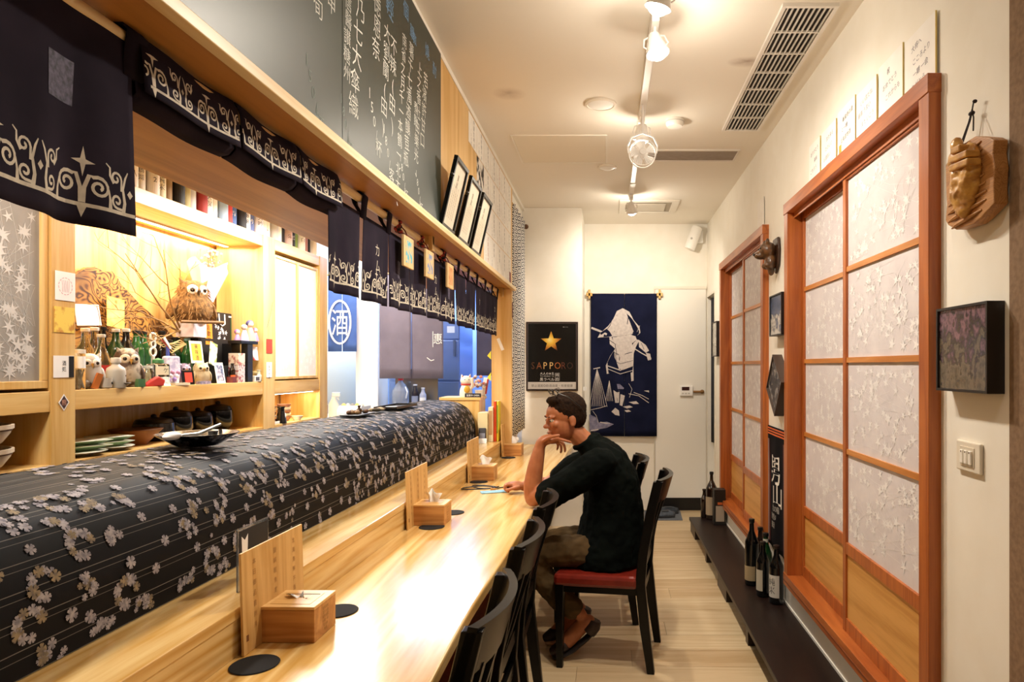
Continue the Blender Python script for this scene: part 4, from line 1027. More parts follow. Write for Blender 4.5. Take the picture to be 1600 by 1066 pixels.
for k, s_ in enumerate(('北の稲','自然の恵','御酒造')):
    q = g(); put_text(q, s_, lambda u, v: (ax(-u, -.475-.05*k+v)-.0018, -u+.01*k, -.475-.05*k+v), .042); q.build('lettering', M('#c9c4bc', .8), t, flat=True)

# far doorway in the right wall: frame and dark curtain
d4 = struct('door_4')
g().box(.99,1.0,6.245,6.265,0,2.155).box(.99,1.0,6.265,6.74,2.135,2.155).box(1.11,1.12,6.26,6.74,0,2.14).build('door_frame', M('#e4ddcf', .5), d4)
g().box(1.10,1.108,6.27,6.73,.0,.75).build('lit_panel', M('#dfe8f5', .5), d4)
t = thing('doorway_noren', 'dark hanging curtain in the doorway at the far right', 'curtain', (1.03, 6.5, 2.12))
g().surf(lambda u, v: (.012*math.sin(u*14), -.225+.45*u, -1.42*v), 30, 4).build('cloth', M('#1a1c26', .85), t, smooth=True, solid=.001)
g().tube([(0,-.235,.004),(0,.235,.004)], .006, 8).build('rod', m_black, t)
tube_lamp((1.21, 6.5, 2.78), .40, 6.0, COOL, 'short added tube lamp, out of sight past the far right doorway')  # unseen lamp with a made-up fixture, added to light the doorway

# ------------------------------------------------------------------ bottles
def bottle_profile(r, h, neck=.0135, shoulder=.62, slope=.2):
    return [(.0001,0),(r*.86,0),(r,.006),(r,h*shoulder),(r*.96,h*(shoulder+.04)),(r*.72,h*(shoulder+slope*.5)),(neck*1.15,h*(shoulder+slope)),(neck,h*.93),(neck*1.12,h*.935),(neck*1.12,h*.96)]
def label_patch(r, z0, z1, a0, a1, n=10):
    q = g(); q.surf(lambda u, v: ((r+.0006)*math.cos(a0+(a1-a0)*u), (r+.0006)*math.sin(a0+(a1-a0)*u), z0+(z1-z0)*v), n, 1); return q
def bottle(name, label, loc, r, h, glass, lab=None, face=0.0, cap='#1a1a1a', group=None, cat='bottle', lz=(.12,.5), shoulder=.62, slope=.2, neck=.0135, neck_lab=None, text=None, spread=1.25):
    t = thing(name, label, cat, loc, 0, group)
    g().lathe(bottle_profile(r, h, neck, shoulder, slope), n=20).build('glass_body', glass, t, smooth=True)
    if cap: g().lathe([(neck*1.25,h*.945),(neck*1.3,h*.95),(neck*1.3,h*.995),(neck*1.1,h),(.0001,h)], n=16).build('cap', M(cap, .35), t, smooth=True)
    if lab:
        lm = lab if not isinstance(lab, str) else M(lab, .6)
        lo = label_patch(r, h*lz[0], h*lz[1], face-spread, face+spread).build('paper_label', lm, t, flat=True)
        if text:
            q = g(); zc = h*(lz[0]+lz[1])/2; sz = h*(lz[1]-lz[0])*.8/len(text[0])
            column(q, text[0], lambda u, v: ((r+.0012)*math.cos(face+u/r), (r+.0012)*math.sin(face+u/r), v), 0, zc+sz*1.05*(len(text[0])-1)/2, min(sz, r*1.1))
            q.build('label_text', M(text[1], .6), lo, flat=True)
    if neck_lab: label_patch(neck*1.12, h*.84, h*.90, face-PI, face+PI, 16).build('neck_label', M(neck_lab, .6), t, flat=True)
    return t
m_brown = M('#1d0f08', .12, coat=.5); m_green = M('#14361a', .12, coat=.5); m_dark = M('#0a0b0c', .12, coat=.5); m_clear = GLASS('#eef4f0', .03); m_lgreen = M('#2a6030', .12, coat=.5)
FR = math.radians(215)   # the way labels on the bench face
gb = 'bottles standing on the low dark step'
bz = .1205
bottle('sake_bottle', 'dark sake bottle at the front of the step cluster, with a white label', (.945, 3.77, bz), .040, .325, m_dark, '#cfc9be', FR, '#241512', gb, text=('純米','#2a2a2a'), spread=1.1)
bottle('sake_bottle', 'dark sake bottle second in the step cluster, cream label turned sideways', (.895, 3.885, bz), .037, .315, m_dark, '#b9b09c', FR-.3, '#1c1512', gb, spread=1.0)
bottle('sake_bottle', 'dark green sake bottle behind the apron hem, small white neck tag', (.935, 3.985, bz), .037, .34, m_green, '#8d8474', FR, '#101010', gb, neck_lab='#cfc8ba')
bottle('sake_bottle', 'tallest dark bottle of the step cluster, beige low label, green badge', (.875, 4.09, bz), .042, .40, m_dark, '#a58f6c', FR, '#0f0f10', gb, lz=(.08,.3))
bottle('sake_bottle', 'dark bottle at the back of the step cluster beside the far doors', (.945, 4.17, bz), .038, .33, m_brown, '#6d5c44', FR, '#151010', gb)
bottle('sake_bottle', 'tall brown sake bottle on the far end of the step, beige label', (.90, 5.84, bz), .050, .41, m_brown, '#a3927a', math.radians(235), '#111111', 'bottles at the far end of the step', lz=(.1,.48))
bottle('sake_bottle', 'short dark bottle at the very end of the step, by the doorway', (.845, 5.90, bz), .032, .25, m_brown, None, 0, '#2a1a14', 'bottles at the far end of the step')
t = thing('bottle_carton', 'black bottle carton with a pale label at the far end of the step', 'box', (.935, 5.66, bz))
g().box(-.048,.048,-.05,.05,0,.295).build('carton', M('#17130f', .5), t, bev=.003)
g().box(-.035,.035,-.0508,-.05,.03,.16).build('paper_label', M('#a89a88', .6), t)
g().box(-.02,.02,-.0512,-.0505,.17,.19).build('small_seal', M('#c8642c', .6), t)
# shoes on the mat by the wall
tag(g().prism([(.34,6.30),(.70,6.30),(.72,6.72),(.36,6.72)], 'z', .0005, .006).build('door_mat', NZ('#5a5d62','#6d7076',60,.9)), 'small grey mat by the end wall door', 'mat')
def shoe(loc, rz, mat, label, group=None):
    t = thing('shoe', label, 'shoe', loc, rz, group)
    out = [(-.04,-.13),(.0,-.145),(.04,-.13),(.045,-.05),(.04,.03),(.048,.09),(.03,.135),(0,.145),(-.035,.13),(-.046,.08),(-.036,.03),(-.042,-.05)]
    g().prism(out, 'z', 0, .02).build('sole', M('#26262a', .6), t, bev=.004)
    q = g()
    rings = [(-.14,.022,.03,.05),(-.09,.036,.045,.05),(-.02,.038,.05,.045),(.05,.042,.042,.03),(.11,.038,.03,.02),(.14,.016,.012,.012)]
    for i in range(len(rings)-1): pass
    vs = []; n = 12
    for y, w, hh, _ in rings:
        for k in range(n):
            a = PI*k/(n-1); vs.append((w*math.cos(a), y, .018+hh*math.sin(a)))
    q.add(vs, [(i*n+k, i*n+k+1, (i+1)*n+k+1, (i+1)*n+k) for i in range(len(rings)-1) for k in range(n-1)])
    q.build('upper', mat, t, smooth=60, solid=.003)
    q = g().surf(lambda u, v: (-.03+.06*u, -.075+.07*v, .062+.006*math.sin(u*PI)), 6, 4); q.build('lining', M('#3a3c40', .9), t, solid=.002)
    return t
shoe((.50, 6.40, .0065), 1.75, NZ('#5c6470','#474d57',30,.7), 'grey shoe on the mat, nearer the camera')
shoe((.55, 6.57, .0065), 1.75, NZ('#39404a','#2c3138',30,.7), 'dark grey shoe on the mat, nearer the wall')
# ------------------------------------------------------------------ bottles on the high shelf
NUMW = ['first','second','third','fourth','fifth','sixth','seventh','eighth','ninth','tenth','eleventh','twelfth','thirteenth','fourteenth','fifteenth','sixteenth','seventeenth','eighteenth','nineteenth','twentieth','twenty-first','twenty-second','twenty-third','twenty-fourth','twenty-fifth','twenty-sixth','twenty-seventh','twenty-eighth','twenty-ninth','thirtieth','thirty-first']
m_ldark = M('#120d0b', .15, coat=.4)
SPEC = [('#e9e6e0',m_green,'八','white'),('#f0eee9',m_lgreen,'八','white'),('#dcd8d0',m_dark,'鶴舞','white, black brushwork'),('#e6e2da',m_clear,'12','white'),('#ded7b8',m_clear,'純米','cream'),
 ('#8a6f45',m_dark,None,'brown'),('#15130f',m_dark,None,'black'),('#a99f6e',m_ldark,None,'olive'),('#c9ccd2',m_clear,None,'silver'),('#9c2a24',m_brown,None,'red'),('#f0ece6',m_clear,'久保','white'),('#e9e8e6',m_clear,None,'white'),
 ('#9fb6cf',m_clear,None,'pale blue'),('#c43a34',m_clear,None,'red'),('#4a6aa8',m_clear,'青','blue'),('#15121a',m_dark,None,'black'),('#e8e6ee',m_clear,'88','white'),('#5566a0',m_dark,'吟','blue'),('#ece8f0',m_clear,'大吟','white'),
 ('#f2efe8',m_clear,None,'white'),('#f4f0e4',m_clear,'、','white'),('#b9b4ae',m_clear,None,'grey'),('#f0ece0',m_clear,None,'white'),('#1b1512',m_dark,None,'black'),('#c7a9a0',m_brown,'朱','pink'),('#20201c',m_dark,'黒','black'),('#7c9a4a',m_green,None,'green'),
 ('#f1eee8',m_clear,'白','white'),('#b07a6c',m_brown,None,'russet'),('#17130f',m_dark,None,'black'),('#e9e4dc',m_clear,None,'white')]
y = 2.52; ys = []
while len(ys) < 3: ys.append(2.34+.078*len(ys))
for i, (lc, gl, tx, cn) in enumerate(SPEC):
    y = 3.15+.0675*i
    bottle('shelf_bottle', '%s-labelled bottle, %s from the left on the high shelf' % (cn, NUMW[i]), (-2.275-.012*(i % 3), y, 2.2905), .0315, .31+.02*(i % 4), gl, lc, -.55, ['#1a1a1a','#caa24a','#8a1f1c','#e9e6e0'][i % 4], 'bottles in a row on the high shelf', lz=(.03,.46), shoulder=.6, text=(tx, '#3a3640' if lc[1] in 'cdef' else '#e9e6e0') if tx else None, spread=1.35)
for i in range(3):
    bottle('shelf_bottle', 'dark patterned bottle on the high shelf, %s seen left of the nearest noren strip' % ['nearest one','middle one','farthest one'][i], (-2.28, 2.36+.075*i, 2.2905), .033, .32, m_dark, NZ('#d8d4cc','#141414',70,.6,lo=.47,hi=.53), -.6, '#222222', 'bottles in a row on the high shelf', lz=(.05,.62), spread=1.3)

# ------------------------------------------------------------------ the lit niche
NZ0 = 1.3505
def np_(px, X): return (X, yat(px, X), NZ0)
# scorched plank cut like a mountain
SXm = -2.49
prof = [(106,612),(100,440),(120,426),(133,418),(145,417),(160,425),(172,424),(182,436),(186,444),(200,458),(214,474),(228,486),(240,497),(252,508),(262,520),(272,530),(290,544),(306,560),(320,580),(330,612)]
poly = []
for px, py in prof:
    Y = yat(px, SXm); poly.append((Y-3.2, max(zat(py, Y)-NZ0, 0)))
mbk, nt, b, L = nodes('scorched_grain'); setp(b, .55)
v = mapping(nt, L, (1,5.0,7.5)); n1_ = nt.nodes.new('ShaderNodeTexNoise'); n1_.inputs['Scale'].default_value = 1.1; n1_.inputs['Detail'].default_value = 2; n1_.inputs['Distortion'].default_value = 1.2; L(v, n1_.inputs['Vector'])
mu = nt.nodes.new('ShaderNodeMath'); mu.operation = 'MULTIPLY'; mu.inputs[1].default_value = 11; L(n1_.outputs[0], mu.inputs[0])
pp_ = nt.nodes.new('ShaderNodeMath'); pp_.operation = 'PINGPONG'; pp_.inputs[1].default_value = .5; L(mu.outputs[0], pp_.inputs[0])
rr = ramp(nt, [(.05,'#3b1f0c'),(.14,'#7a4a1c'),(.25,'#b98239'),(.5,'#cf9a4c')]); L(pp_.outputs[0], rr.inputs[0])
n2_ = nt.nodes.new('ShaderNodeTexNoise'); n2_.inputs['Scale'].default_value = 3.2; L(mapping(nt, L, (1,1,1.4)), n2_.inputs['Vector'])
r2_ = ramp(nt, [(.42,'#000000'),(.60,'#ffffff')]); L(n2_.outputs[0], r2_.inputs[0])
mx = nt.nodes.new('ShaderNodeMix'); mx.data_type = 'RGBA'; mx.inputs['B'].default_value = hexc('#4e2a12'); L(rr.outputs[0], mx.inputs['A'])
mh = nt.nodes.new('ShaderNodeMath'); mh.operation = 'MULTIPLY'; mh.inputs[1].default_value = .75; L(r2_.outputs[0], mh.inputs[0]); L(mh.outputs[0], mx.inputs['Factor']); L(mx.outputs['Result'], b.inputs['Base Color'])
t = tag(g().prism(poly, 'x', -.010, .010).build('grained_plank', mbk, None, (SXm, 3.2, NZ0)), 'mountain-shaped slab of swirling scorched wood at the back of the niche', 'wood slab')

nb = 'bottles at the back of the niche'
def nbot(px, X, r, h, gl, lab, name, cap='#1c1c1c', **k): return bottle('niche_bottle', name, np_(px, X), r, h, gl, lab, -.5, cap, nb, **k)
nbot(133,-2.36,.034,.27,m_clear,None,'clear bottle at the left edge of the niche, behind the white owl','#e6e2da')
nbot(148,-2.40,.034,.28,m_clear,None,'clear bottle second from the niche edge, beside the round flask','#e2ded6')
nbot(158,-2.33,.052,.245,m_clear,'#a8201c','round clear flask with a red paper band in the niche','#d6d2ca', lz=(.12,.42), shoulder=.38, slope=.38, spread=1.3)
nbot(160,-2.46,.025,.29,m_dark,None,'black bottle right behind the round clear flask')
nbot(181,-2.40,.037,.28,m_green,None,'dark green bottle right of the round clear flask', '#cfcac0')
nbot(197,-2.40,.037,.285,m_dark,None,'black bottle behind the brown carved owl', '#dcd8ce')
nbot(213,-2.40,.037,.28,m_lgreen,'#d8d4c6','green bottle with a slanted label, left one of the green pair', '#2a2a2a', lz=(.05,.3))
nbot(224,-2.40,.037,.28,m_lgreen,'#d8d4c6','green bottle with a slanted label, right one of the green pair', '#2a2a2a', lz=(.05,.3))
nbot(253,-2.42,.036,.29,m_dark,None,'black bottle between the ring ornament and the dry branch')
nbot(264,-2.36,.036,.24,m_dark,None,'black bottle behind the plastic gift bag')
nbot(273,-2.42,.036,.26,m_green,None,'dark green bottle at the foot of the dry branch')
nbot(292,-2.37,.030,.255,m_lgreen,None,'green bottle behind the purple round owl','#7fa8a0')

def owl(px, X, h, label, mbody, mface, meye='#2a1c12', squat=1.0, brow=True):
    t = thing('owl_figurine', label, 'figurine', np_(px, X), -.65, 'owl figurines in the niche'); r = h*.33*squat
    o = g().lathe([(.0001,0),(r*.75,.002),(r*1.0,h*.22),(r*.98,h*.45),(r*.85,h*.62),(r*.86,h*.76),(r*.7,h*.9),(r*.35,h*.985),(.0001,h)], n=22).build('body', mbody, t, smooth=60)
    for s in (-1, 1):
        a = s*.42; c = (r*.80*math.cos(a), r*.80*math.sin(a), h*.72)
        e = g().ell(c, (r*.16,r*.36,r*.36), 14, 8, (0,0,a)).build('eye_disc', mface, t, smooth=True)
        g().ell((c[0]+r*.13*math.cos(a), c[1]+r*.13*math.sin(a), c[2]), (r*.06,r*.15,r*.15), 10, 8, (0,0,a)).build('pupil', M(meye,.2), e, smooth=True)
        g().lathe([(.0001,h*.16),(r*.1,h*.1),(r*.24,0)], n=8).xf(Matrix.Translation((r*.2,s*r*.5,h*.88)) @ Matrix.Rotation(-s*.5,4,'X')).build('ear_tuft', mbody, t, smooth=True)
        g().ell((r*.15,s*r*.88,h*.36), (r*.55,r*.22,h*.25), 12, 8, (s*.12,0,0)).build('wing', mbody, t, smooth=True)
    g().lathe([(r*.12,r*.1),(r*.1,-.0),(.0001,-r*.32)], n=8).xf(Matrix.Translation((r*.98,0,h*.68))).build('beak', M('#c99a4a',.4), t, smooth=True)
    return t
owl(139,-2.27,.155,'white ceramic owl with orange trim at the left end of the niche', M('#b8b0a4',.35), M('#d8d0c4',.4))
owl(198,-2.285,.185,'big brown and white carved owl in the middle of the niche front', NZ('#b9ac98','#4d3420',22,.6,lo=.42,hi=.56), M('#cfc2a8',.5))
owl(288,-2.335,.115,'round purple glazed owl under the dry branch', NZ('#7a6680','#9d8a9c',30,.25), M('#a08fa5',.3), squat=1.0)
owl(314,-2.26,.12,'round cream stoneware owl with a big dark eye near the right of the niche', NZ('#a89470','#bfae8a',40,.6), M('#d8caa8',.5), squat=1.15)

def bx(name, label, cat, px, X, w, d, h, mat, rz=0, z=0, group=None):
    l = np_(px, X); return tag(g().box(-d/2,d/2,-w/2,w/2,0,h).build(name, mat, None, (l[0], l[1], l[2]+z), rz, bev=.001), label, cat, group)
def card(name, label, px, X, w, h, mat, z=0, lean=.12, rz=0, roll=0, text=None, tcol='#3a3430', tsize=.02, cat='card', pic=None):
    l = np_(px, X); t = thing(name, label, cat, (l[0], l[1], l[2]+z), rz)
    R = Matrix.Rotation(roll,4,'X') @ Matrix.Rotation(-lean,4,'Y')
    g().box(-.001,.001,-w/2,w/2,0,h).xf(R).build('sheet', mat, t)
    if pic: g().box(.001,.0016,-w*.38,w*.38,h*.12,h*.88).xf(R).build('picture', pic, t)
    if text:
        q = g(); column(q, text, lambda u, v: (.002, u, v), 0, h-tsize*1.0, tsize); q.xf(R).build('lettering', M(tcol,.7), t, flat=True)
    return t
# left part of the niche front
t = thing('glass_jar', 'tall thin glass jar with a white label at the left edge of the niche', 'jar', np_(124,-2.225))
g().lathe([(.0001,0),(.020,0),(.021,.004),(.021,.15),(.020,.155)], n=18).build('glass_tube', m_clear, t, smooth=True)
g().lathe([(.022,.152),(.022,.168),(.0001,.170)], n=18).build('lid', M('#d9d2c4',.5), t, smooth=True)
label_patch(.021,.09,.14,-2.2,1.2).build('paper_label', m_white, t, flat=True)
q = g(); rn = random.Random(4)
for k in range(9): q.tube([(rn.uniform(-.011,.011),rn.uniform(-.011,.011),.005),(rn.uniform(-.012,.012),rn.uniform(-.012,.012),.085)], .0018, 5)
o = q.build('twigs', M('#8f8474',.8), t); o['kind'] = 'stuff'
t = thing('wooden_tag', 'dark and orange wooden clapper leaning in front of the white owl', 'ornament', np_(147,-2.222), -.4)
g().box(-.006,.006,-.012,.012,0,.07).xf(Matrix.Rotation(-.35,4,'X')).build('slat', M('#b5662a',.5), t)
g().ell((-.012,-.03,.02),(.012,.028,.02),12,8).build('shell', NZ('#3c3530','#a39a8e',60,.5), t, smooth=True)
t = thing('white_cup', 'small white sake cup with a black mark at the niche front', 'cup', np_(164,-2.222))
g().lathe([(.0001,.002),(.017,.0),(.024,.006),(.028,.046),(.026,.046),(.022,.008),(.0001,.006)], n=20).build('bowl', M('#c2bbae',.35), t, smooth=True)
g().ell((.026,.008,.024),(.003,.003,.006),8,6).build('mark', m_black, t)
t = thing('ceramic_flask', 'squat white ceramic flask with a round cap in the niche front row', 'flask', np_(181,-2.228))
g().lathe([(.0001,0),(.036,0),(.038,.006),(.038,.075),(.034,.09),(.018,.102),(.015,.108),(.015,.116)], n=22).build('body', M('#b5afa2',.4), t, smooth=True)
g().lathe([(.019,.113),(.02,.118),(.02,.134),(.018,.137),(.0001,.138)], n=18).build('cap', M('#c4beb2',.4), t, smooth=True)
g().ell((.035,.012,.055),(.004,.003,.004),8,6).build('crest_mark', M('#5a3020',.5), t)
t = thing('dark_saucer', 'small dark footed bowl at the edge of the niche', 'bowl', np_(191,-2.214))
g().lathe([(.0001,.0),(.014,0),(.014,.006),(.034,.022),(.033,.024),(.012,.010),(.0001,.009)], n=20).build('bowl', M('#3a2e26',.35), t, smooth=True)
bx('green_box', 'small dark green cup box beside the white cup', 'box', 172, -2.25, .035,.03,.045, M('#2f5a44',.5))
t = thing('kokeshi_doll', 'small wooden doll with black hair and a red kimono', 'doll', np_(218,-2.255))
g().lathe([(.0001,0),(.019,0),(.022,.02),(.019,.052),(.012,.058)], n=18).build('kimono', NZ('#c8402a','#b0301e',40,.5), t, smooth=True)
g().ell((0,0,.077),(.023,.023,.022),16,10).build('head', M('#e3b578',.5), t, smooth=True)
g().ell((-.004,-.001,.083),(.0245,.0255,.0215),16,10).build('hair', m_ink, t, smooth=True)
g().ell((-.004,0,.105),(.012,.012,.006),12,8).build('hair_bow', M('#b02a26',.5), t, smooth=True)
g().ell((.010,.004,.055),(.010,.008,.012),10,8).build('bib', M('#e0a23c',.5), t, smooth=True)
tag(g().lathe([(.0001,0),(.021,0),(.022,.004),(.022,.038),(.019,.038),(.018,.006),(.0001,.005)], n=4).build('green_cube_cup', M('#4d7a54',.4), None, np_(219,-2.215), .3), 'small square green cup at the niche edge below the doll', 'cup')
t = thing('glass_jar', 'round clear glass jar right of the doll', 'jar', np_(230,-2.25))
g().lathe([(.0001,0),(.026,0),(.028,.005),(.028,.07),(.020,.08),(.020,.09)], n=18).build('glass_body', m_clear, t, smooth=True)
g().lathe([(.022,.088),(.022,.10),(.0001,.101)], n=18).build('lid', M('#d8dcd2',.4), t, smooth=True)
t = thing('label_bottle', 'square clear bottle with a cream label in the niche middle', 'bottle', np_(247,-2.25), -.3)
g().box(-.028,.028,-.045,.045,0,.11).build('glass_body', m_clear, t, bev=.008)
g().box(.0285,.029,-.035,.035,.055,.098).build('paper_label', M('#e6dfc0',.6), t)
q = g(); put_text(q, 'ケ', lambda u, v: (.0294,.018+u,.078+v), .03); q.build('lettering', m_ink, t, flat=True)
g().lathe([(.022,.112),(.026,.115),(.024,.13),(.0001,.14)], n=14).build('stopper', M('#3f7a4a',.4), t, smooth=True)
t = thing('ring_ornament', 'white ornament of stacked rings on a stand behind the clear jars', 'ornament', np_(239,-2.34))
g().lathe([(.0001,0),(.03,0),(.03,.01),(.008,.02),(.008,.15),(.0001,.15)], n=16).build('stand', M('#d9d4c8',.5), t, smooth=True)
for z, r_ in ((.172,.022),(.212,.017),(.248,.020)):
    g().tube([(0,r_*math.cos(2*PI*k/18),z+r_*math.sin(2*PI*k/18)) for k in range(19)], .0055, 8).build('ring', M('#e9e4d6',.4), t, smooth=True)
q = g(); vs = [(0,0,0)]
tag(g().prism([(-.05,0),(.045,0),(.055,.03),(.02,.05),(-.02,.03),(-.045,.012)], 'x', -.012, .012).build('red_pouch', M('#c8352c',.6), None, np_(240,-2.217), -.3, bev=.006), 'small folded red cloth pouch on the niche edge', 'pouch')
t = thing('gift_bag', 'clear plastic gift bag with purple and white sweets', 'bag', np_(267,-2.255), -.2)
g().prism([(-.04,0),(.04,0),(.05,.08),(.045,.15),(-.045,.15),(-.05,.08)], 'x', -.012, .014).build('plastic_bag', NZ('#b9b2d0','#e8e4f0',45,.25,lo=.4,hi=.6), t, bev=.008)
for k in range(6): g().ell((.016,-.03+.012*k,.03+.018*(k % 3)),(.010,.012,.012),10,8).build('sweet', M(('#9a7cc0','#efe8f2','#c98fb0')[k % 3],.5), t, smooth=True)
t = thing('blue_vase', 'slim blue glass vase behind the gift bag', 'vase', np_(262,-2.31))
g().lathe([(.0001,0),(.014,0),(.015,.1),(.009,.15),(.007,.215),(.009,.22)], n=14).build('body', M('#4a56a8',.15,coat=.4), t, smooth=True)
card('note_card','blank white note card leaning at the niche edge',262,-2.214,.05,.05,m_white,lean=.5)
t = thing('red_picture', 'small black framed red picture standing below the purple owl', 'picture frame', np_(295,-2.235), -.3)
g().box(-.004,.004,-.034,.034,0,.075).xf(Matrix.Rotation(-.15,4,'Y')).build('frame_molding', m_black, t); g().box(.0042,.005,-.022,.022,.012,.065).xf(Matrix.Rotation(-.15,4,'Y')).build('picture', M('#c8402f',.5), t)
tag(g().box(-.014,.014,-.06,.05,0,.012).build('ruler_box', M('#d8c9a8',.5), None, np_(283,-2.214), -.05), 'low pale wooden strip lying on the niche edge', 'strip')
tag(g().box(-.012,.012,-.05,.05,0,.016).build('trinket_tray', NZ('#c0a8b4','#6f6a7a',60,.5), None, np_(318,-2.216), 0), 'low tray of small trinkets in front of the cream owl', 'tray')
# cards stacked upright
card('greeting_card','white picture card with a pink blur above the clear bottles',140,-2.44,.15,.10,NZ('#f4eef0','#e3b8c4',16,.6,lo=.55,hi=.75),z=.29,lean=.1,roll=.06)
card('greeting_card','yellow greeting card with faint brush marks above the green bottles',181,-2.44,.12,.15,NZ('#f0de88','#e3bd52',22,.6),z=.29,lean=.08,roll=-.10,text='福寿',tcol='#a8863a')
card('charm_card','cream card with a yellow charm strip and black writing',309,-2.30,.115,.125,M('#efe6d0',.6),z=.115,lean=.12,text='美味酒',tcol='#2c2620',tsize=.03,pic=M('#e0b23c',.6))
card('charm_card','white card with green print tilted beside the yellow charm card',332,-2.29,.075,.135,NZ('#efeadc','#8fa25a',26,.6,lo=.5,hi=.6),z=.105,lean=.1,roll=-.28)
card('sign_card','orange upright card with black writing under the stuffed owl',327,-2.34,.07,.135,M('#e08a24',.6),z=.225,lean=.05,text='お飲物',tcol='#3a2410',tsize=.034)
bx('white_box','white paper box below the stuffed owl','box',299,-2.36,.12,.10,.085,NZ('#efe9ec','#d8c4d0',14,.7),z=.262)
bx('dark_crate','dark crate standing behind the upright cards','box',318,-2.40,.30,.12,.26,M('#17130f',.6))
t = card('photo_card','colourful picture card leaning at the right front of the niche',346,-2.235,.085,.12,m_white,lean=.16,pic=NZ('#c9bcc4','#53607e',55,.5,lo=.42,hi=.58))
bottle('niche_bottle','small dark bottle with an orange label next to the picture card',np_(363,-2.245),.016,.115,m_brown,'#d8662c',-.5,'#1a1512',nb,lz=(.05,.4),neck=.007)
# stuffed owl
t = thing('stuffed_owl', 'fluffy brown stuffed owl with big white eyes perched in the niche', 'toy', (-2.36, yat(301,-2.36), NZ0+.348), -.6)
m_fur = NZ('#8f6a3c','#5d4224',50,.95,bump=.6)
g().lathe([(.0001,0),(.075,.005),(.10,.05),(.098,.10),(.075,.15),(.078,.18),(.065,.215),(.03,.235),(.0001,.238)], n=22).build('body', m_fur, t, smooth=60)
for s in (-1,1):
    a = s*.42; c = (.066*math.cos(a),.066*math.sin(a),.178)
    e = g().ell(c,(.014,.030,.030),14,8,(0,0,a)).build('eye_disc', M('#efe9df',.7), t, smooth=True)
    g().ell((c[0]+.012*math.cos(a),c[1]+.012*math.sin(a),c[2]),(.006,.013,.013),10,8,(0,0,a)).build('pupil', M('#1a1210',.15), e, smooth=True)
    g().lathe([(.0001,.05),(.012,.02),(.018,0)], n=8).xf(Matrix.Translation((.01,s*.05,.205)) @ Matrix.Rotation(-s*.6,4,'X')).build('ear_tuft', m_fur, t, smooth=True)
    g().ell((-.01,s*.10,.08),(.05,.022,.075),12,8,(s*.35,0,0)).build('wing', m_fur, t, smooth=True)
g().lathe([(.008,.01),(.006,0),(.0001,-.018)], n=8).xf(Matrix.Translation((.08,0,.165))).build('beak', M('#3a2c20',.4), t)
rn = random.Random(2); q = g()
for k in range(420):
    a = rn.uniform(0,2*PI); z = rn.uniform(.01,.225); r_ = .098 if z < .12 else .077-(max(z-.19,0))*.8
    p = (r_*math.cos(a), r_*math.sin(a), z); q.add([(p[0],p[1],z),(p[0]+.003,p[1]+.003,z),(p[0]*1.22,p[1]*1.22,z-.022)], [(0,1,2)])
o = q.build('fur_tufts', M('#8a673c',.95), t, flat=True); o['kind'] = 'stuff'
g().tube([(.09,-.10,-.005),(.10,.12,.0)], .009, 8).build('perch', M('#7a5a34',.7), t, smooth=True)
# bouquet
t = thing('dried_bouquet', 'dried flower bouquet wrapped in pale pink paper behind the stuffed owl', 'bouquet', (-2.42, yat(318,-2.42), NZ0+.35), 0)
m_wrap = NZ('#cfa9b6','#dcc0ca',8,.7)
def wrapf(u, v):
    a = u*2*PI; r_ = .02+.15*v**1.2*(1+.12*math.sin(5*a)); return (r_*math.cos(a)*.40, r_*math.sin(a)+.06*v, .02+.34*v+.03*math.sin(3*a)*v)
g().surf(wrapf, 30, 8).build('wrapping_paper', m_wrap, t, smooth=True, solid=.001)
rn = random.Random(6); q = g(); q2 = g()
for k in range(46):
    a = rn.uniform(0,2*PI); r_ = rn.uniform(.01,.085); tip = (r_*.45*math.cos(a), r_*math.sin(a)*1.3+.09, .34+rn.uniform(.02,.12))
    q.tube([(0,.03,.1),(tip[0]*.6,tip[1]*.8,.25),tip], .0012, 4)
    q2.ell(tip, (.008,.008,.009), 6, 5)
o = q.build('dry_stems', M('#8a7652',.8), t); o['kind'] = 'stuff'
o = q2.build('dry_blossoms', NZ('#d9c8b0','#8d6f78',50,.8), t, smooth=True); o['kind'] = 'stuff'
# dry branches
t = thing('dry_branch', 'bare dry branch with long twigs leaning in the middle of the niche', 'branch', np_(283,-2.40))
rn = random.Random(12)
def twig(q, p, d, ln, r_, depth):
    pts = [p]; dd = Vector(d)
    for i in range(5):
        dd = (dd+Vector((rn.uniform(-.1,.1),rn.uniform(-.16,.16),rn.uniform(-.12,.14)))).normalized(); np2 = pts[-1]+dd*ln/5
        np2.x = min(max(np2.x,-.085),.15); np2.z = min(max(np2.z,.02),.78); pts.append(np2)
    q.tube(pts, [r_*(1-.7*i/5) for i in range(6)], 6)
    if depth > 0:
        for i in (2,3,4): twig(q, pts[i].copy(), (rn.uniform(-.4,.4), dd.y*.6+rn.uniform(-.9,.7), dd.z*.5+rn.uniform(-.3,.7)), ln*rn.uniform(.4,.7), r_*.5, depth-1)
g().tube([(.02,.02,0),(.0,.01,.15),(.02,-.02,.30),(.01,-.01,.36)], [.014,.012,.011,.008], 8).build('trunk', M('#a3743c',.7), t, smooth=True)
for d, ln in (((.05,-.75,.65),.62),((.1,-.5,.85),.5),((0,-.95,.12),.46),((.1,-.9,-.05),.42),((0,-.2,.95),.32),((.2,.5,.5),.2)):
    q = g(); twig(q, Vector((.01,-.01,.24+.06*rn.random())), d, ln, .006, 2); q.build('twig', M('#94703f',.75), t, smooth=True)
q = g()
for k in range(7): q.tube([(.06,-.05,.22),(.07,-.12-.012*k,.24-.012*k),(.06,-.24-.01*k,.20+.012*k),(.05,-.34,.24-.006*k)], .0022, 5)
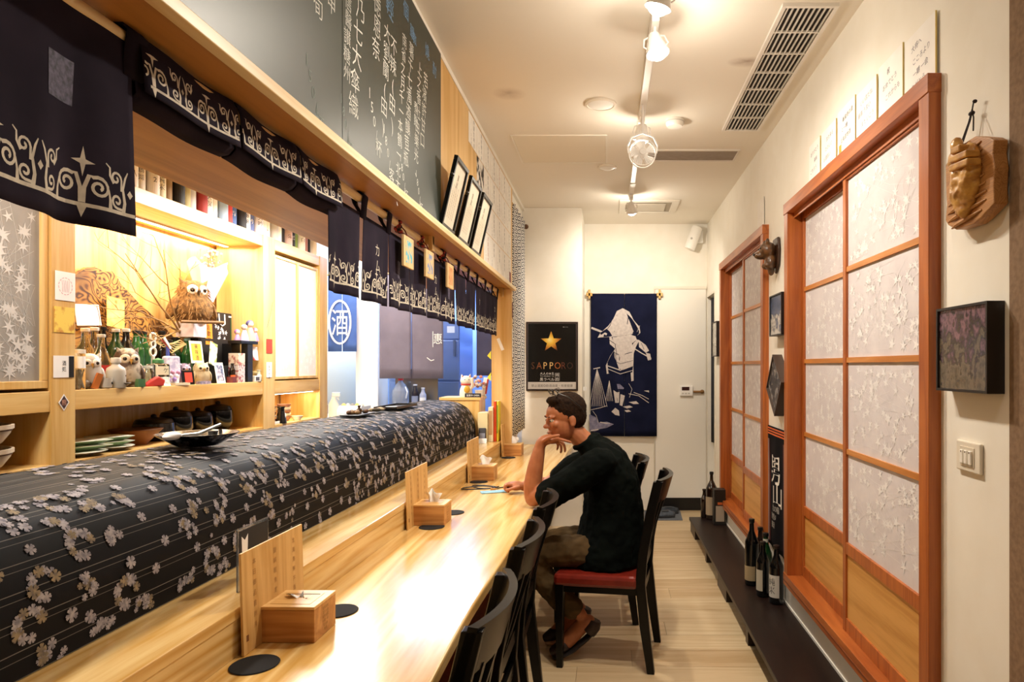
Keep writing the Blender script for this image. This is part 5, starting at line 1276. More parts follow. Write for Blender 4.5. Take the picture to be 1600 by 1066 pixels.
o = q.build('vine_strands', M('#d9b878',.6), t, smooth=True); o['kind'] = 'stuff'
t = thing('paper_crane_charm', 'red and white paper charm hanging on the dry branch', 'charm', (-2.24, yat(258,-2.24), NZ0+.215))
g().prism([(-.035,.02),(.03,-.01),(.038,-.03),(-.02,.008)], 'x', -.003, .003).build('red_strip', M('#b82a24',.6), t)
g().prism([(-.01,.03),(.04,-.025),(.03,-.03),(-.02,.02)], 'x', .004, .008).build('white_strip', m_white, t)
# black carrier bag
t = thing('carrier_bag', 'black paper carrier bag with white flowers and rope handle', 'bag', np_(338,-2.42), 0)
R = Matrix.Rotation(-.16,4,'X')
g().box(-.03,.03,-.105,.115,.0,.43).build('bag_body', M('#121017',.5), t, bev=.002)
g().tube([(.032,-.03,.42),(.036,-.028,.36),(.036,.0,.345),(.036,.03,.36),(.032,.032,.42)], .004, 6).build('handle', M('#e9e6e2',.7), t, smooth=True)
for y in (-.085,.095): g().box(.0302,.031,y-.016,y+.016,.405,.414).build('edge_tape', m_white, t)
g().box(.0302,.031,.104,.109,.05,.40).build('green_trim', M('#2f6a3a',.6), t)
q = g(); rn = random.Random(8)
for k in range(26):
    leaf_shape(q, rn.gauss(.0,.04), rn.uniform(.18,.36), rn.uniform(.012,.02), rn.uniform(0,6), 5)
q.map(lambda u, v, z: (.0312+z*.3, u, v)); q.build('flower_print', m_white, t, flat=True)
# black boxes, stacked display cases and figurines on the right
bx('black_box','tall black box in the right part of the niche','box',357,-2.33,.10,.09,.235,M('#0d0c0d',.4))
bx('black_box','low black stone-like box behind the picture card','box',340,-2.30,.09,.07,.10,M('#1b1c1c',.5))
def fig(px, X, z, h, c1, c2, skin, label):
    l = np_(px, X); t = thing('tiny_figurine', label, 'figurine', (l[0],l[1],l[2]+z), -.6, 'tiny figurines in the niche')
    g().lathe([(.0001,0),(h*.26,0),(h*.2,h*.3),(h*.11,h*.6),(h*.07,h*.68)], n=12).build('dress', M(c1,.5), t, smooth=True)
    g().ell((0,0,h*.80),(h*.15,h*.15,h*.17),12,8).build('head', M(skin,.5), t, smooth=True)
    g().ell((-h*.04,0,h*.83),(h*.17,h*.18,h*.18),12,8).build('hair', M(c2,.5), t, smooth=True)
fig(371,-2.33,.236,.095,'#b78fc0','#c06a98','#f0cfb8','tiny lilac doll figurine on the tall black box')
fig(382,-2.24,.256,.10,'#c9b8d8','#d9c0a8','#f0cfb8','tiny pale doll figurine, left one on the small black stand')
fig(391,-2.24,.256,.13,'#c8a888','#4a4a78','#f0cfb8','taller blue-haired doll figurine, middle one on the small black stand')
fig(399,-2.23,.256,.085,'#d87a9a','#d85a7c','#f0cfb8','tiny pink doll figurine, right one on the small black stand')
t = thing('display_stand', 'small black pedestal stand carrying tiny dolls at the niche right end', 'stand', np_(386,-2.235))
g().box(-.055,.025,-.115,.085,.235,.255).build('top', m_black, t, bev=.003); g().box(-.02,.02,-.03,.03,0,.235).build('column', m_black, t, bev=.002)
bx('display_case','clear display case with a row of tiny figures, lower one of two','case',370,-2.245,.075,.06,.105,NZ('#c9c0bc','#8c3030',60,.3,lo=.5,hi=.6))
bx('display_case','small display case with pale goods, upper one of two','case',370,-2.245,.075,.06,.07,NZ('#d9c9b4','#a8665a',40,.3,lo=.5,hi=.6),z=.106)
bx('rust_tin','small dark red tin at the niche front right','tin',362,-2.222,.045,.035,.035,M('#6d2a22',.4))
t = thing('glass_jar', 'small glass jar with cream sweets at the right end of the niche', 'jar', np_(396,-2.228))
g().lathe([(.0001,0),(.020,0),(.022,.004),(.022,.048),(.018,.055)], n=16).build('glass_body', m_clear, t, smooth=True)
g().lathe([(.0001,.005),(.017,.005),(.017,.035),(.0001,.038)], n=12).build('sweets', M('#d8c8a0',.7), t, smooth=True)
g().lathe([(.020,.054),(.021,.066),(.0001,.067)], n=16).build('lid', M('#c9b47c',.5), t, smooth=True)
card('photo_sleeve','clear sleeve with a reddish photo leaning at the niche right wall',400,-2.225,.06,.085,NZ('#d8ccd0','#b0302c',12,.4,lo=.5,hi=.6),z=.135,lean=.1)
bottle('niche_bottle','slim clear bottle behind the small display cases',np_(374,-2.33),.02,.17,m_clear,None,0,'#8f8a80',nb,neck=.008)
t = thing('toy_television', 'tiny grey toy screen at the right front corner of the niche', 'toy', np_(400,-2.214), -.2)
g().box(-.012,.012,-.026,.026,0,.038).build('case', M('#d9d6cf',.4), t, bev=.003); g().box(.0121,.0128,-.016,.016,.008,.03).build('screen', M('#4a4a58',.2), t)
bottle('niche_bottle','short pale bottle in the right corner of the niche',np_(404,-2.215),.018,.075,M('#c9c0a0',.3),None,0,'#d9d0b8',nb,neck=.010,shoulder=.5)

# ------------------------------------------------------------------ notes on the shelf posts
def note(label, py0, py1, y0, y1, mat, name='note_card', text=None):
    yc = (y0+y1)/2; z1 = zat(py0, yc); z0 = zat(py1, yc)
    t = thing(name, label, 'card', (SX+.0012, yc, z0)); g().box(0,.0012,-(y1-y0)/2,(y1-y0)/2,0,z1-z0).build('sheet', mat, t)
    if text:
        q = g(); column(q, text, lambda u, v: (.0018, u, v), 0, (z1-z0)-.03, .022); q.build('lettering', m_ink, t, flat=True)
    return t
t = note('white card with a round pink emblem on the left shelf post', 425,470,2.672,2.772, m_white)
q = g()
for k in range(14):
    a = 2*PI*k/14; q.ribbon([(.034*math.cos(a+.1*j),.034*math.sin(a+.1*j)) for j in range(4)], .003)
for k in range(5): q.ribbon([(-.016+.008*k,-.024),(-.014+.008*k,.0),(-.018+.009*k,.024)], .0022)
q.map(lambda u, v, z: (.0018,u,v+.058)); q.build('emblem', M('#d8a8b0',.7), t, flat=True)
note('yellow card with an orange brush drawing on the left shelf post', 480,520,2.668,2.768, NZ('#eccb52','#c98a2a',24,.7,lo=.5,hi=.62))
t = note('white and black strip card with vertical writing on the left shelf post', 556,590,2.664,2.766, m_white, text='酒処')
g().box(.0013,.002,.024,.05,.0,.086).build('black_band', m_black, t)
t = thing('diamond_sticker', 'small dark diamond sticker with a white rim on the left shelf post', 'sticker', (SX+.0012, 2.715, zat(629,2.715)))
q = g().prism([(0,.034),(.027,0),(0,-.034),(-.027,0)], 'x', 0, .001).build('rim', m_white, t)
q = g().prism([(0,.027),(.021,0),(0,-.027),(-.021,0)], 'x', .001, .0016).build('field', M('#3a1a18',.5), t)
q = g(); put_text(q, '熊', lambda u, v: (.0019,u,v), .026); q.build('crest', M('#d89a7a',.6), t, flat=True)
note('red sticker card on the right shelf post beside the niche', 530,552,4.325,4.40, M('#d8402c',.6))
note('small white written card on the right shelf post under the red one', 566,590,4.325,4.395, m_white, text='おすすめ')
tag(g().tube([(0,-.04,-.05),(.004,.0,.03),(.002,.035,.12)], .002, 5).build('green_wire', M('#5a7a5a',.6), None, (SX+.004, 4.37, zat(500,4.37))), 'thin green wire stuck on the right shelf post', 'wire')

# ------------------------------------------------------------------ crockery on the lower shelf
LZ = 1.0605
m_rust = NZ('#e3d6be','#b79a78',12,.4,stretch=(1,1,.4),lo=.4,hi=.75)
for k in range(2):
    t = thing('stoneware_pot', 'big cream stoneware bowl with rusty rim, %s of the stack of two' % ('lower','upper')[k], 'bowl', (-2.33, 2.40, LZ+.088*k), 0, 'stacked stoneware bowls')
    g().lathe([(.0001,0),(.10,0),(.125,.02),(.148,.055),(.150,.068),(.158,.071),(.158,.086),(.150,.086),(.146,.075),(.12,.03),(.0001,.022)], n=36).build('bowl', m_rust, t, smooth=True)
    g().lathe([(.1525,.066),(.1532,.064),(.1532,.069)], n=36).build('rust_band', M('#6d4a30',.6), t)
def plate(name, label, loc, r, mat, sq=False, group=None):
    t = thing(name, label, 'plate', loc, .3, group)
    g().lathe([(.0001,.0),(r*.55,0),(r*.58,.004),(r,.018),(r,.021),(r*.56,.009),(.0001,.008)], n=4 if sq else 28).build('dish', mat, t, smooth=None if sq else True)
    g().lathe([(r*1.0,.0185),(r*1.012,.0195),(r*1.0,.0205)], n=4 if sq else 28).build('glazed_rim', M('#e9e6d2',.3), t)
    return t
m_gp = M('#8fae7c',.35)
for k in range(2):
    plate('green_plate', 'pale green square dish, %s of the near stack' % ('lower','upper')[k], (-2.31, 2.93, LZ+.024+.022*k), .13, m_gp, True, 'stacked green dishes')
    plate('green_plate', 'pale green square dish, %s of the far stack' % ('lower','upper')[k], (-2.30, 3.10, LZ+.024+.022*k), .10, m_gp, True, 'stacked green dishes')
plate('grey_plate', 'speckled grey plate lying under the near green dishes', (-2.31, 2.91, LZ), .115, NZ('#6d665c','#a39a8c',60,.4))
plate('grey_plate', 'flat grey plate under the far green dishes', (-2.30, 3.11, LZ), .09, NZ('#5c564c','#8a8274',60,.4))
t = thing('brown_bowl', 'flared brown earthenware bowl in the dark lower shelf', 'bowl', (-2.34, 3.33, LZ)); g().lathe([(.0001,0),(.05,0),(.055,.012),(.115,.075),(.110,.076),(.05,.018),(.0001,.014)], n=28).build('bowl', M('#8a5224',.5), t, smooth=True)
g().lathe([(.112,.0745),(.1165,.0765),(.112,.0785)], n=28).build('rim', M('#5c3416',.4), t)
for i, (y, r_, h) in enumerate(((3.52,.10,.13),(3.70,.085,.16),(3.90,.08,.14),(4.10,.085,.17))):
    t = thing('black_pot', 'black lacquer pot in the dark lower shelf, %s from the left' % ON[i], 'pot', (-2.38, y, LZ), 0, 'black pots in the dark lower shelf')
    g().lathe([(.0001,0),(r_*.7,0),(r_,h*.3),(r_*.95,h*.7),(r_*.85,h*.72)], n=24).build('body', m_dark, t, smooth=True)
    g().lathe([(r_*.9,h*.72),(r_*.8,h*.85),(r_*.2,h*.93),(.0001,h*.94)], n=24).build('lid', m_black, t, smooth=True)
    g().ell((0,0,h*.97),(.014,.014,.012)).build('knob', m_black, t, smooth=True)
# lit bay: cups, vase and dish
for i, (x, y) in enumerate(((-2.30,4.56),(-2.36,4.66),(-2.31,4.79),(-2.38,4.52))):
    t = thing('cup_stack', 'stack of striped brown and white cups in the lit bay, %s' % ('left','middle','right','back')[i], 'cups', (x, y, LZ), 0, 'stacked cups in the lit bay')
    for k in range(5): g().lathe([(.0001,0),(.03,0),(.046,.024),(.047,.030),(.042,.030),(.028,.006),(.0001,.005)], n=22).xf(Matrix.Translation((0,0,.022*k))).build('cup', (M('#e9e2d4',.4) if k % 2 else NZ('#7a4a30','#a8735a',30,.4)), t, smooth=True)
t = thing('black_vase', 'small black tapered vase in front of the stacked cups', 'vase', (-2.225, 4.575, LZ)); g().lathe([(.0001,0),(.036,0),(.034,.02),(.022,.08),(.020,.1),(.03,.115)], n=20).build('body', m_dark, t, smooth=True)
g().ell((.028,.004,.05),(.003,.006,.02),8,6).build('glaze_streak', m_white, t)
t = thing('white_tray', 'shallow white tray at the front of the lit bay', 'tray', (-2.23, 4.50, LZ-.0)); g().box(-.02,.02,-.05,.02,0,.004).build('base', m_white, t); g().box(.018,.022,-.05,.02,.004,.02).box(-.022,-.018,-.05,.02,.004,.02).build('side_wall', m_white, t)
t = thing('white_bowl', 'small white bowl beneath the right cup stack in the lit bay', 'bowl', (-2.235, 4.83, LZ)); g().lathe([(.0001,0),(.022,0),(.04,.03),(.038,.031),(.02,.006),(.0001,.005)], n=20).build('bowl', m_white, t, smooth=True)
g().lathe([(.0395,.029),(.0405,.0305),(.0395,.032)], n=20).build('rim', M('#c9b48c',.4), t)

# ------------------------------------------------------------------ rear kitchen
t = thing('sink_counter', 'white work counter at the far end of the kitchen aisle', 'counter', (-2.5, 5.87, 0))
g().box(-.34,.36,-.55,.50,.96,1.0).build('top', M('#e9e6e0',.3), t, bev=.004); g().box(-.32,.34,-.53,.48,0,.96).build('cabinet', M('#d9d4ca',.5), t)
t = thing('spray_bottle', 'white spray bottle standing on the work counter', 'bottle', (-2.335, 5.72, 1.0005))
g().lathe([(.0001,0),(.04,0),(.042,.01),(.042,.12),(.018,.17),(.015,.19)], n=18).build('body', M('#f2ead8',.4), t, smooth=True)
g().box(-.012,.055,-.012,.012,.19,.225).build('trigger_head', m_white, t, bev=.005); g().tube([(.03,0,.195),(.045,0,.16)], .005, 6).build('trigger', M('#d9d6d0',.4), t)
t = thing('paper_roll', 'white kitchen paper roll lying on the work counter', 'paper roll', (-2.20, 5.75, 1.0555)); g().tube([(-.10,0,0),(.10,0,0)], .055, 20).build('roll', m_white, t, smooth=40); g().tube([(-.102,0,0),(.102,0,0)], .018, 12).build('core', M('#b08a5c',.8), t)
t = thing('spice_jar', 'amber spice jar on the work counter behind the spray bottle', 'jar', (-2.52, 5.95, 1.0005)); g().lathe([(.0001,0),(.035,0),(.036,.1),(.03,.11)], n=16).build('glass_body', M('#a8622c',.2), t, smooth=True); g().lathe([(.034,.108),(.034,.14),(.0001,.141)], n=16).build('lid', M('#7a3a1c',.4), t, smooth=True)
t = thing('cleaning_tub', 'white plastic tub with odds and ends on the work counter', 'tub', (-2.30, 6.05, 1.0005)); g().box(-.13,.13,-.10,.10,0,.004).box(-.13,-.126,-.1,.1,.004,.09).box(.126,.13,-.1,.1,.004,.09).box(-.126,.126,-.1,-.096,.004,.09).box(-.126,.126,.096,.1,.004,.09).build('tub', M('#f3f0ea',.4), t)
for k in range(5): g().ell((-.08+.04*k,.0,.085),(.02,.03,.03),10,8).build('sponge', M(('#e8c070','#d8d0c0','#8a8a88')[k % 3],.8), t, smooth=True)
# blue cloth with seal emblem
def small_noren(name, label, loc, w, h, mat, split=True, wav=.008):
    t = thing(name, label, 'noren', loc)
    n = 2 if split else 1
    for k in range(n):
        x0 = -w/2+w*k/n; g().surf(lambda u, v: (x0+(w/n-.002)*u, wav*math.sin(u*5+k*2)*v, -h*v), 14, 10).build('cloth_half', mat, t, smooth=True, solid=.001)
    g().tube([(-w/2-.02,0,.004),(w/2+.02,0,.004)], .008, 8).build('rod', m_maple_x, t, smooth=True)
    return t
t = small_noren('blue_noren', 'blue cotton noren with a round white seal emblem at the kitchen end', (-2.49, 6.30, 2.30), .27, .715, NZ('#3f5fa8','#4a6cb5',6,.8))
q = g()
put_text(q, '酒', lambda u, v: (-.02+u, -.012, -.44+v), .27, True, .6)
q.add([],[]); q.ribbon([(-.02+.10*math.cos(2*PI*k/40), -.44+.20*math.sin(2*PI*k/40)) for k in range(41)], .018)
for i in range(len(q.v)):
    if q.v[i][2] == 0: q.v[i] = (q.v[i][0], -.012, q.v[i][1])
q.build('seal_emblem', m_white, t, flat=True)
t = small_noren('grey_noren', 'wide grey-purple noren across the kitchen passage', (-1.875, 6.41, 2.33), .61, 1.0, NZ('#6f6878','#7c7484',4,.85))
q = g(); put_text(q, '惠', lambda u, v: (.255+u,-.012,-.62+v), .11, True, .8)
for a, b_ in ((.205,.305),): q.add([(a,-.0115,-.55),(a+.006,-.0115,-.55),(a+.006,-.0115,-.70),(a,-.0115,-.70)],[(0,1,2,3)])
q.build('seal_emblem', m_white, t, flat=True)
q = g(); q.ribbon([(.12,-.30),(.15,-.33),(.17,-.30),(.19,-.34)], .012); q.ribbon([(.15,-.80),(.19,-.83),(.22,-.82)], .008); q.map(lambda u, v, z: (u,-.012,v)); q.build('brush_mark', m_white, t, flat=True)
t = small_noren('dark_noren', 'narrow dark grey noren at the right of the kitchen passage', (-1.245, 6.9, 2.3), .21, .95, NZ('#524c5c','#5c5666',4,.85), False)
# steel bench, fridge, duct
t = thing('steel_bench', 'stainless steel bench under the grey noren', 'bench', (-1.80, 6.45, 0)); g().box(-.30,.30,-.06,.18,1.02,1.05).build('top', m_steel, t, bev=.003); g().box(-.29,.28,-.05,.16,0,1.02).build('body', M('#5b5f63',.4,metal=.8), t)
g().box(-.30,.12,.185,.20,1.05,1.42).build('splash_back', M('#7f7d78',.35,metal=.9), t)
t = thing('water_jug', 'big clear water jug with a red cap on the steel bench', 'bottle', (-2.005, 6.50, 1.0505))
g().lathe([(.0001,0),(.075,0),(.08,.012),(.08,.15),(.074,.17),(.045,.22),(.022,.245),(.02,.262)], n=24).build('bottle_body', M('#b9c8e6',.1,trans=.6), t, smooth=True); g().lathe([(.026,.26),(.026,.287),(.0001,.288)], n=16).build('cap', M('#d02c34',.4), t, smooth=True)
g().tube([(.06,-.05,.2),(.085,-.07,.15),(.07,-.06,.09)], .007, 6).build('handle', M('#dfe6f5',.3), t, smooth=True)
bottle('sauce_bottle','dark plastic bottle beside the water jug',(-1.87,6.52,1.0505),.035,.22,M('#26202e',.3),'#8f9cc0',-1.6,'#e9eef8',None,neck=.015)
bottle('sauce_bottle','pale blue detergent bottle right of the dark plastic bottle',(-1.79,6.50,1.0505),.032,.19,M('#aab8dd',.3),'#e6ebf6',-1.6,'#e9eef8',None,neck=.014)
t = thing('fridge', 'tall stainless fridge with bluish doors in the rear kitchen', 'fridge', (-1.90, 7.45, 0))
m_fr = M('#8fa6d6',.3,metal=.5)
g().box(-.42,.33,-.33,.35,0,1.93).build('body', m_fr, t, bev=.004)
for x0, x1, z0, z1 in ((-.41,-.05,.08,1.28),(-.04,.32,.08,1.28),(-.41,.32,1.30,1.72)):
    d = g().box(x0,x1,-.35,-.335,z0,z1).build('door', m_fr, t, bev=.003); g().box(x1-.05,x1-.03,-.375,-.35,z0+.25,z0+.42).build('handle', m_steel, d)
g().box(-.41,.32,-.35,-.335,1.74,1.92).build('control_panel', m_fr, t); g().box(.20,.28,-.353,-.35,1.80,1.87).build('display', M('#e9eef8',.3), t)
tag(g().tube([(-1.45,8.1,1.75),(-1.2,7.6,2.05),(-.95,7.1,2.35)], .09, 12).build('exhaust_duct', M('#8398c4',.35,metal=.4)), 'slanting bluish exhaust duct in the rear kitchen', 'duct')
tag(g().tube([(-1.5,8.1,1.55),(-1.2,7.6,1.72),(-.95,7.1,1.85)], .03, 10).build('water_pipe', M('#8398c4',.35,metal=.4)), 'thin slanting bluish pipe below the duct', 'pipe')
tag(g().box(-.05,.05,-.005,.005,-.12,.12).build('pink_notice', M('#d8b8d8',.6), None, (-1.36, 8.24, 1.52)), 'pink paper notice on the rear kitchen wall', 'notice')
t = thing('hanging_cloth', 'dark blue cloth hanging in the rear kitchen', 'cloth', (-1.22, 8.2, 1.45)); g().surf(lambda u, v: (-.08+.16*u*(1-.3*(1-v)), .02*math.sin(u*9), -.5*v), 12, 6).build('cloth', M('#1c2a7a',.8), t, smooth=True, solid=.003); g().tube([(0,.03,.02),(0,-.01,.0)], .006, 6).build('hook', m_steel, t)
# ------------------------------------------------------------------ things on the counter
def cloc(xp, y, z): c = C(xp, y); return (c[0], c[1], z)
m_box = WOOD('#c98f50', '#b0743a', 'x', 1.4, .4, .5, .6); m_lid = WOOD('#e6bd7e', '#d9a866', 'x', 1.4, .4, .5, .6); m_menu = WOOD('#d9ad6c', '#c4934f', 'z', 1.2, .5, .6, .6)
where = ['nearest the camera', 'second from the camera', 'third from the camera', 'farthest, in the counter corner']
tissue_up = [False, True, True, True]
for i, yb in enumerate((1.615, 2.86, 4.005, 5.14)):
    t = thing('menu_board', 'thin wooden menu board standing against the ledge, %s' % where[i], 'menu board', cloc(-.9085, yb+.155, .7505), CROT, 'wooden menu boards against the ledge')
    R = Matrix.Rotation(-.03, 4, 'Y')
    g().box(-.003,.003,-.155,.155,0,.247).xf(R).build('board', m_menu, t, bev=.001)
    for k in range(3):
        q = g(); column(q, ['本日御品書刺身', '鹽燒鮭魚定食飯', '北海海鮮丼飯湯'][k], lambda u, v: (.0036,u,v), -.10+.10*k, .215, .016, .026); q.xf(R).build('lettering', M('#a87a42',.7), t, flat=True)
    g().box(.003,.0034,-.142,-.132,.03,.045).xf(R).build('seal', M('#7a4a24',.6), t)
    tb = thing('tissue_box', 'light wooden tissue box in front of the menu board, %s' % where[i], 'tissue box', cloc(-.845, yb+.145, .7505), CROT, 'wooden tissue boxes on the counter')
    g().box(-.072,.072,-.064,.064,0,.083).build('box', m_box, tb, bev=.002)
    g().box(-.073,.073,-.065,.065,.083,.091).build('lid', m_lid, tb, bev=.0015)
    g().box(-.052,.052,-.044,.044,.0912,.0918).build('lid_inset', WOOD('#dcae6c','#cf9d58','x',1.4,.4,.5,.6), tb)
    g().box(-.045,.045,.028,.032,.0915,.0922).build('lid_slot', M('#5a2f18',.7), tb)
    q = g()
    for k in range(6): put_text(q, ['雪見旅情','北の大地','旬魚旬菜','一期一会','炭火焼','地酒'][k], lambda u, v, k=k: (.0725, u, .070-.011*k+v), .009)
    q.build('lettering', M('#8f6a34',.7), tb, flat=True)
    rn = random.Random(i); H = .055 if tissue_up[i] else .012
    def tis(u, v):
        a = (u-.5)*2; return ((.018+.022*v)*a+.01*math.sin(6*u+i), .010*math.sin(u*9+v*3)*(.4+v)+.012*v, .088+H*v*(1-.35*abs(a)**2)+.006*math.sin(u*13+i)*v)
    g().surf(tis, 22, 10).build('tissue', M('#f4f2ee',.85), tb, smooth=True)
    g().surf(lambda u, v: (tis(u,v)[0]*.8, tis(u,v)[1]+.010-.014*v, tis(u,v)[2]*.985), 22, 10).build('tissue', M('#f4f2ee',.85), tb, smooth=True)
m_felt = M('#0c0b0b',.9)
for i, (px_, y, lb) in enumerate(((-.862,1.571,'nearest the camera'),(-.805,1.915,'half hidden behind the nearest tissue box'),(-.820,2.917,'in front of the second tissue box'),(-.80,3.20,'behind the second tissue box'),(-.862,4.05,'in front of the third tissue box'),(-.862,5.12,'in front of the farthest tissue box'))):
    tag(g().lathe([(.0001,0),(.053,0),(.0545,.0015),(.053,.003),(.0001,.003)], n=32).build('coaster', m_felt, None, cloc(px_+.006 if px_ < -.85 else px_, y, .7505)), 'round black coaster on the counter, '+lb, 'coaster', 'round black coasters on the counter')
# card in a clear stand on the ledge behind the nearest menu board
t = thing('card_stand', 'clear stand with a small fox-mask card on the ledge behind the nearest menu board', 'card stand', cloc(-.985, 1.80, .8675), CROT)
g().box(-.002,.002,-.075,.075,0,.16).build('clear_panel', M('#cfd2d4',.05,trans=.9), t)
g().box(.0022,.003,-.07,.07,.08,.155).build('black_sheet', m_ink, t)
q = g(); q.add([(.0034,-.06,.14),(.0034,-.045,.128),(.0034,-.03,.142),(.0034,-.032,.10),(.0034,-.045,.085),(.0034,-.058,.10)], [(0,1,5),(1,2,3),(1,3,4),(1,4,5)]); q.build('mask_print', m_white, t, flat=True)
# mask, cables and phone
t = thing('face_mask', 'pale blue folded face mask on the counter', 'mask', cloc(-.70, 3.72, .7505), .35)
g().box(-.075,.075,-.03,.03,0,.006).build('fabric', NZ('#9cc8dc','#86b4cc',30,.8), t, bev=.002)
for k in range(3): g().box(-.074,.074,-.018+.014*k,-.014+.014*k,.006,.0075).build('pleat', M('#a9d2e4',.8), t)
t = thing('cable', 'loose black cable loop lying on the counter by the blue mask', 'cable', cloc(-.80, 3.78, .7505))
pts = []
for k in range(60):
    a = k/60*4*PI; pts.append((.085*math.cos(a)*(1+.25*math.sin(a*.5))+.02*k/60, .06*math.sin(a)+.10*k/60, .004+.004*(1+math.sin(a*1.5))))
g().tube(pts, .0035, 6).build('cord', m_black, t, smooth=True)
g().tube([(.10,.04,.005),(.19,.12,.006),(.30,.10,.005),(.32,.05,.005)], .0035, 6).build('cord', m_black, t, smooth=True)
g().box(.07,.10,-.02,-.008,.002,.014).build('plug', M('#c9882c',.5), t, bev=.002)
t = thing('phone', 'black phone lying on the counter beside the resting hand', 'phone', cloc(-.615, 3.90, .7505), .25)
g().box(-.038,.038,-.075,.075,0,.009).build('body', M('#17171a',.3), t, bev=.003); g().box(-.034,.034,-.07,.07,.009,.0095).build('screen', M('#0a0a0c',.08), t)

# ------------------------------------------------------------------ on top of the flowered cloth
CT = 1.192
t = thing('black_dish', 'wide black dish with a white cloth and tongs on the flowered cover', 'dish', cloc(-1.385, 2.20, CT-.001), CROT)
g().lathe([(.0001,0),(.06,0),(.07,.006),(.118,.036),(.122,.040),(.115,.040),(.066,.012),(.0001,.008)], n=32).build('dish', M('#0b0b0c',.2,coat=.4), t, smooth=True)
g().ell((0,.01,.018),(.05,.05,.012),16,8).build('white_cloth', M('#cfcac2',.8), t, smooth=True)
g().tube([(-.01,.14,.055),(.0,.0,.036),(-.01,-.11,.040)], [.005,.006,.004], 8).build('tongs', M('#8a8a86',.3,metal=.8), t, smooth=True)
q = g().ell((0,-.125,.042),(.022,.035,.012),14,8).build('folded_towel', m_white, t, smooth=True)
g().lathe([(.0001,0),(.012,0),(.016,.03),(.014,.03)], n=12).xf(Matrix.Translation((.02,.05,.012))).build('small_cup', M('#24221e',.3), t, smooth=True)
t = thing('garnish_tray', 'small black tray of brown garnish on the flowered cover', 'tray', cloc(-1.39, 3.55, CT-.002), CROT)
g().box(-.05,.05,-.11,.11,0,.008).build('tray', m_black, t, bev=.002)
rn = random.Random(4)
for k in range(9): g().ell((rn.uniform(-.03,.03),rn.uniform(-.08,.08),.018),(.014,.02,.012),8,6).build('garnish', M(('#5a3a20','#8a6a44','#2a2018')[k % 3],.7), t, smooth=True)
g().lathe([(.0001,.0),(.012,0),(.014,.02),(.006,.03),(.009,.042),(.0001,.045)], n=10).xf(Matrix.Translation((0,.02,.008))).build('pepper_pot', M('#4a3018',.4), t, smooth=True)
t = thing('dried_herbs', 'bundle of dried herbs lying past the garnish tray', 'herbs', cloc(-1.40, 3.85, CT-.002), CROT)
for k in range(8): g().ell((rn.uniform(-.03,.03),rn.uniform(-.08,.08),.012),(.012,.03,.010),8,6,(0,0,rn.uniform(0,3))).build('herb', M(('#6a5c48','#9a8a6c','#3a3428')[k % 3],.9), t, smooth=True)
t = thing('long_tray', 'long black tray lying near the far end of the flowered cover', 'tray', cloc(-1.41, 4.22, CT-.001), CROT)
g().box(-.07,.07,-.20,.20,0,.004).box(-.07,-.066,-.2,.2,.004,.014).box(.066,.07,-.2,.2,.004,.014).box(-.066,.066,-.2,-.196,.004,.014).box(-.066,.066,.196,.2,.004,.014).build('tray', m_black, t)
g().box(-.03,.03,-.16,-.06,.005,.009).build('paper_slip', m_white, t)

# ------------------------------------------------------------------ corner cabinet past the cover with its lucky things
t = thing('corner_cabinet', 'small maple cabinet standing past the end of the flowered cover', 'cabinet', (-1.14, 5.30, 0))
g().box(-.155,.145,-.10,.15,.867,1.185).build('body', m_maple_z, t); g().box(-.165,.155,-.11,.16,1.185,1.207).build('top', m_maple_x, t, bev=.002); g().box(-.15,.14,-.104,-.10,.88,1.17).build('door', m_maple_z, t)
ct_ = 1.2075
t = thing('lucky_cat', 'white lucky cat with a red collar on the corner cabinet', 'figurine', (-1.115, 5.275, ct_), -1.2)
m_cat = M('#efe6d4',.35)
g().lathe([(.0001,0),(.045,0),(.05,.02),(.046,.06),(.034,.09),(.026,.10)], n=20).build('body', m_cat, t, smooth=True)
g().ell((.004,0,.128),(.042,.045,.038),16,10).build('head', m_cat, t, smooth=True)
for s in (-1,1):
    e = g().lathe([(.0001,.032),(.008,.014),(.015,0)], n=8).xf(Matrix.Translation((0,s*.027,.150)) @ Matrix.Rotation(-s*.25,4,'X')).build('ear', m_cat, t, smooth=True)
    g().ell((.008,s*.028,.158),(.006,.006,.010),8,6).build('inner_ear', M('#c8603c',.5), e)
    g().ell((.042,s*.016,.135),(.003,.006,.003),8,6).build('eye', m_black, t)
g().tube([(.036*math.cos(2*PI*k/20),.036*math.sin(2*PI*k/20),.098) for k in range(21)], .006, 6).build('collar', M('#c0342a',.5), t, smooth=True)
g().tube([(.02,.04,.07),(.04,.045,.10),(.045,.04,.15)], [.014,.012,.012], 8).build('raised_paw', m_cat, t, smooth=True)
g().ell((.048,0,.06),(.008,.024,.03),12,8).build('gold_coin', M('#d8a83c',.35), t, smooth=True)
t = thing('name_plate', 'black name plate with white letters on the corner cabinet front', 'sign', (-1.045, 5.20, ct_), 0); g().box(-.062,.062,-.006,.006,0,.03).build('plate', m_ink, t); q = g(); put_text(q, '営業中 OPEN', lambda u, v: (u,-.0064,.015+v), .017); q.build('lettering', m_white, t, flat=True)
t = thing('flower_pot', 'small pot of pale artificial blossoms on the corner cabinet', 'flowers', (-1.03, 5.37, ct_)); g().lathe([(.0001,0),(.025,0),(.034,.05),(.03,.05)], n=16).build('pot', m_white, t, smooth=True)
rn = random.Random(7)
for k in range(16):
    a = rn.uniform(0,6.28); r_ = rn.uniform(.01,.06); p = (r_*math.cos(a), r_*math.sin(a), .07+rn.uniform(0,.09)); g().ell(p,(.014,.014,.012),8,6).build('blossom', M(('#efe2da','#c87a6c','#d9c4b0','#8a6a6c')[k % 4],.7), t, smooth=True)
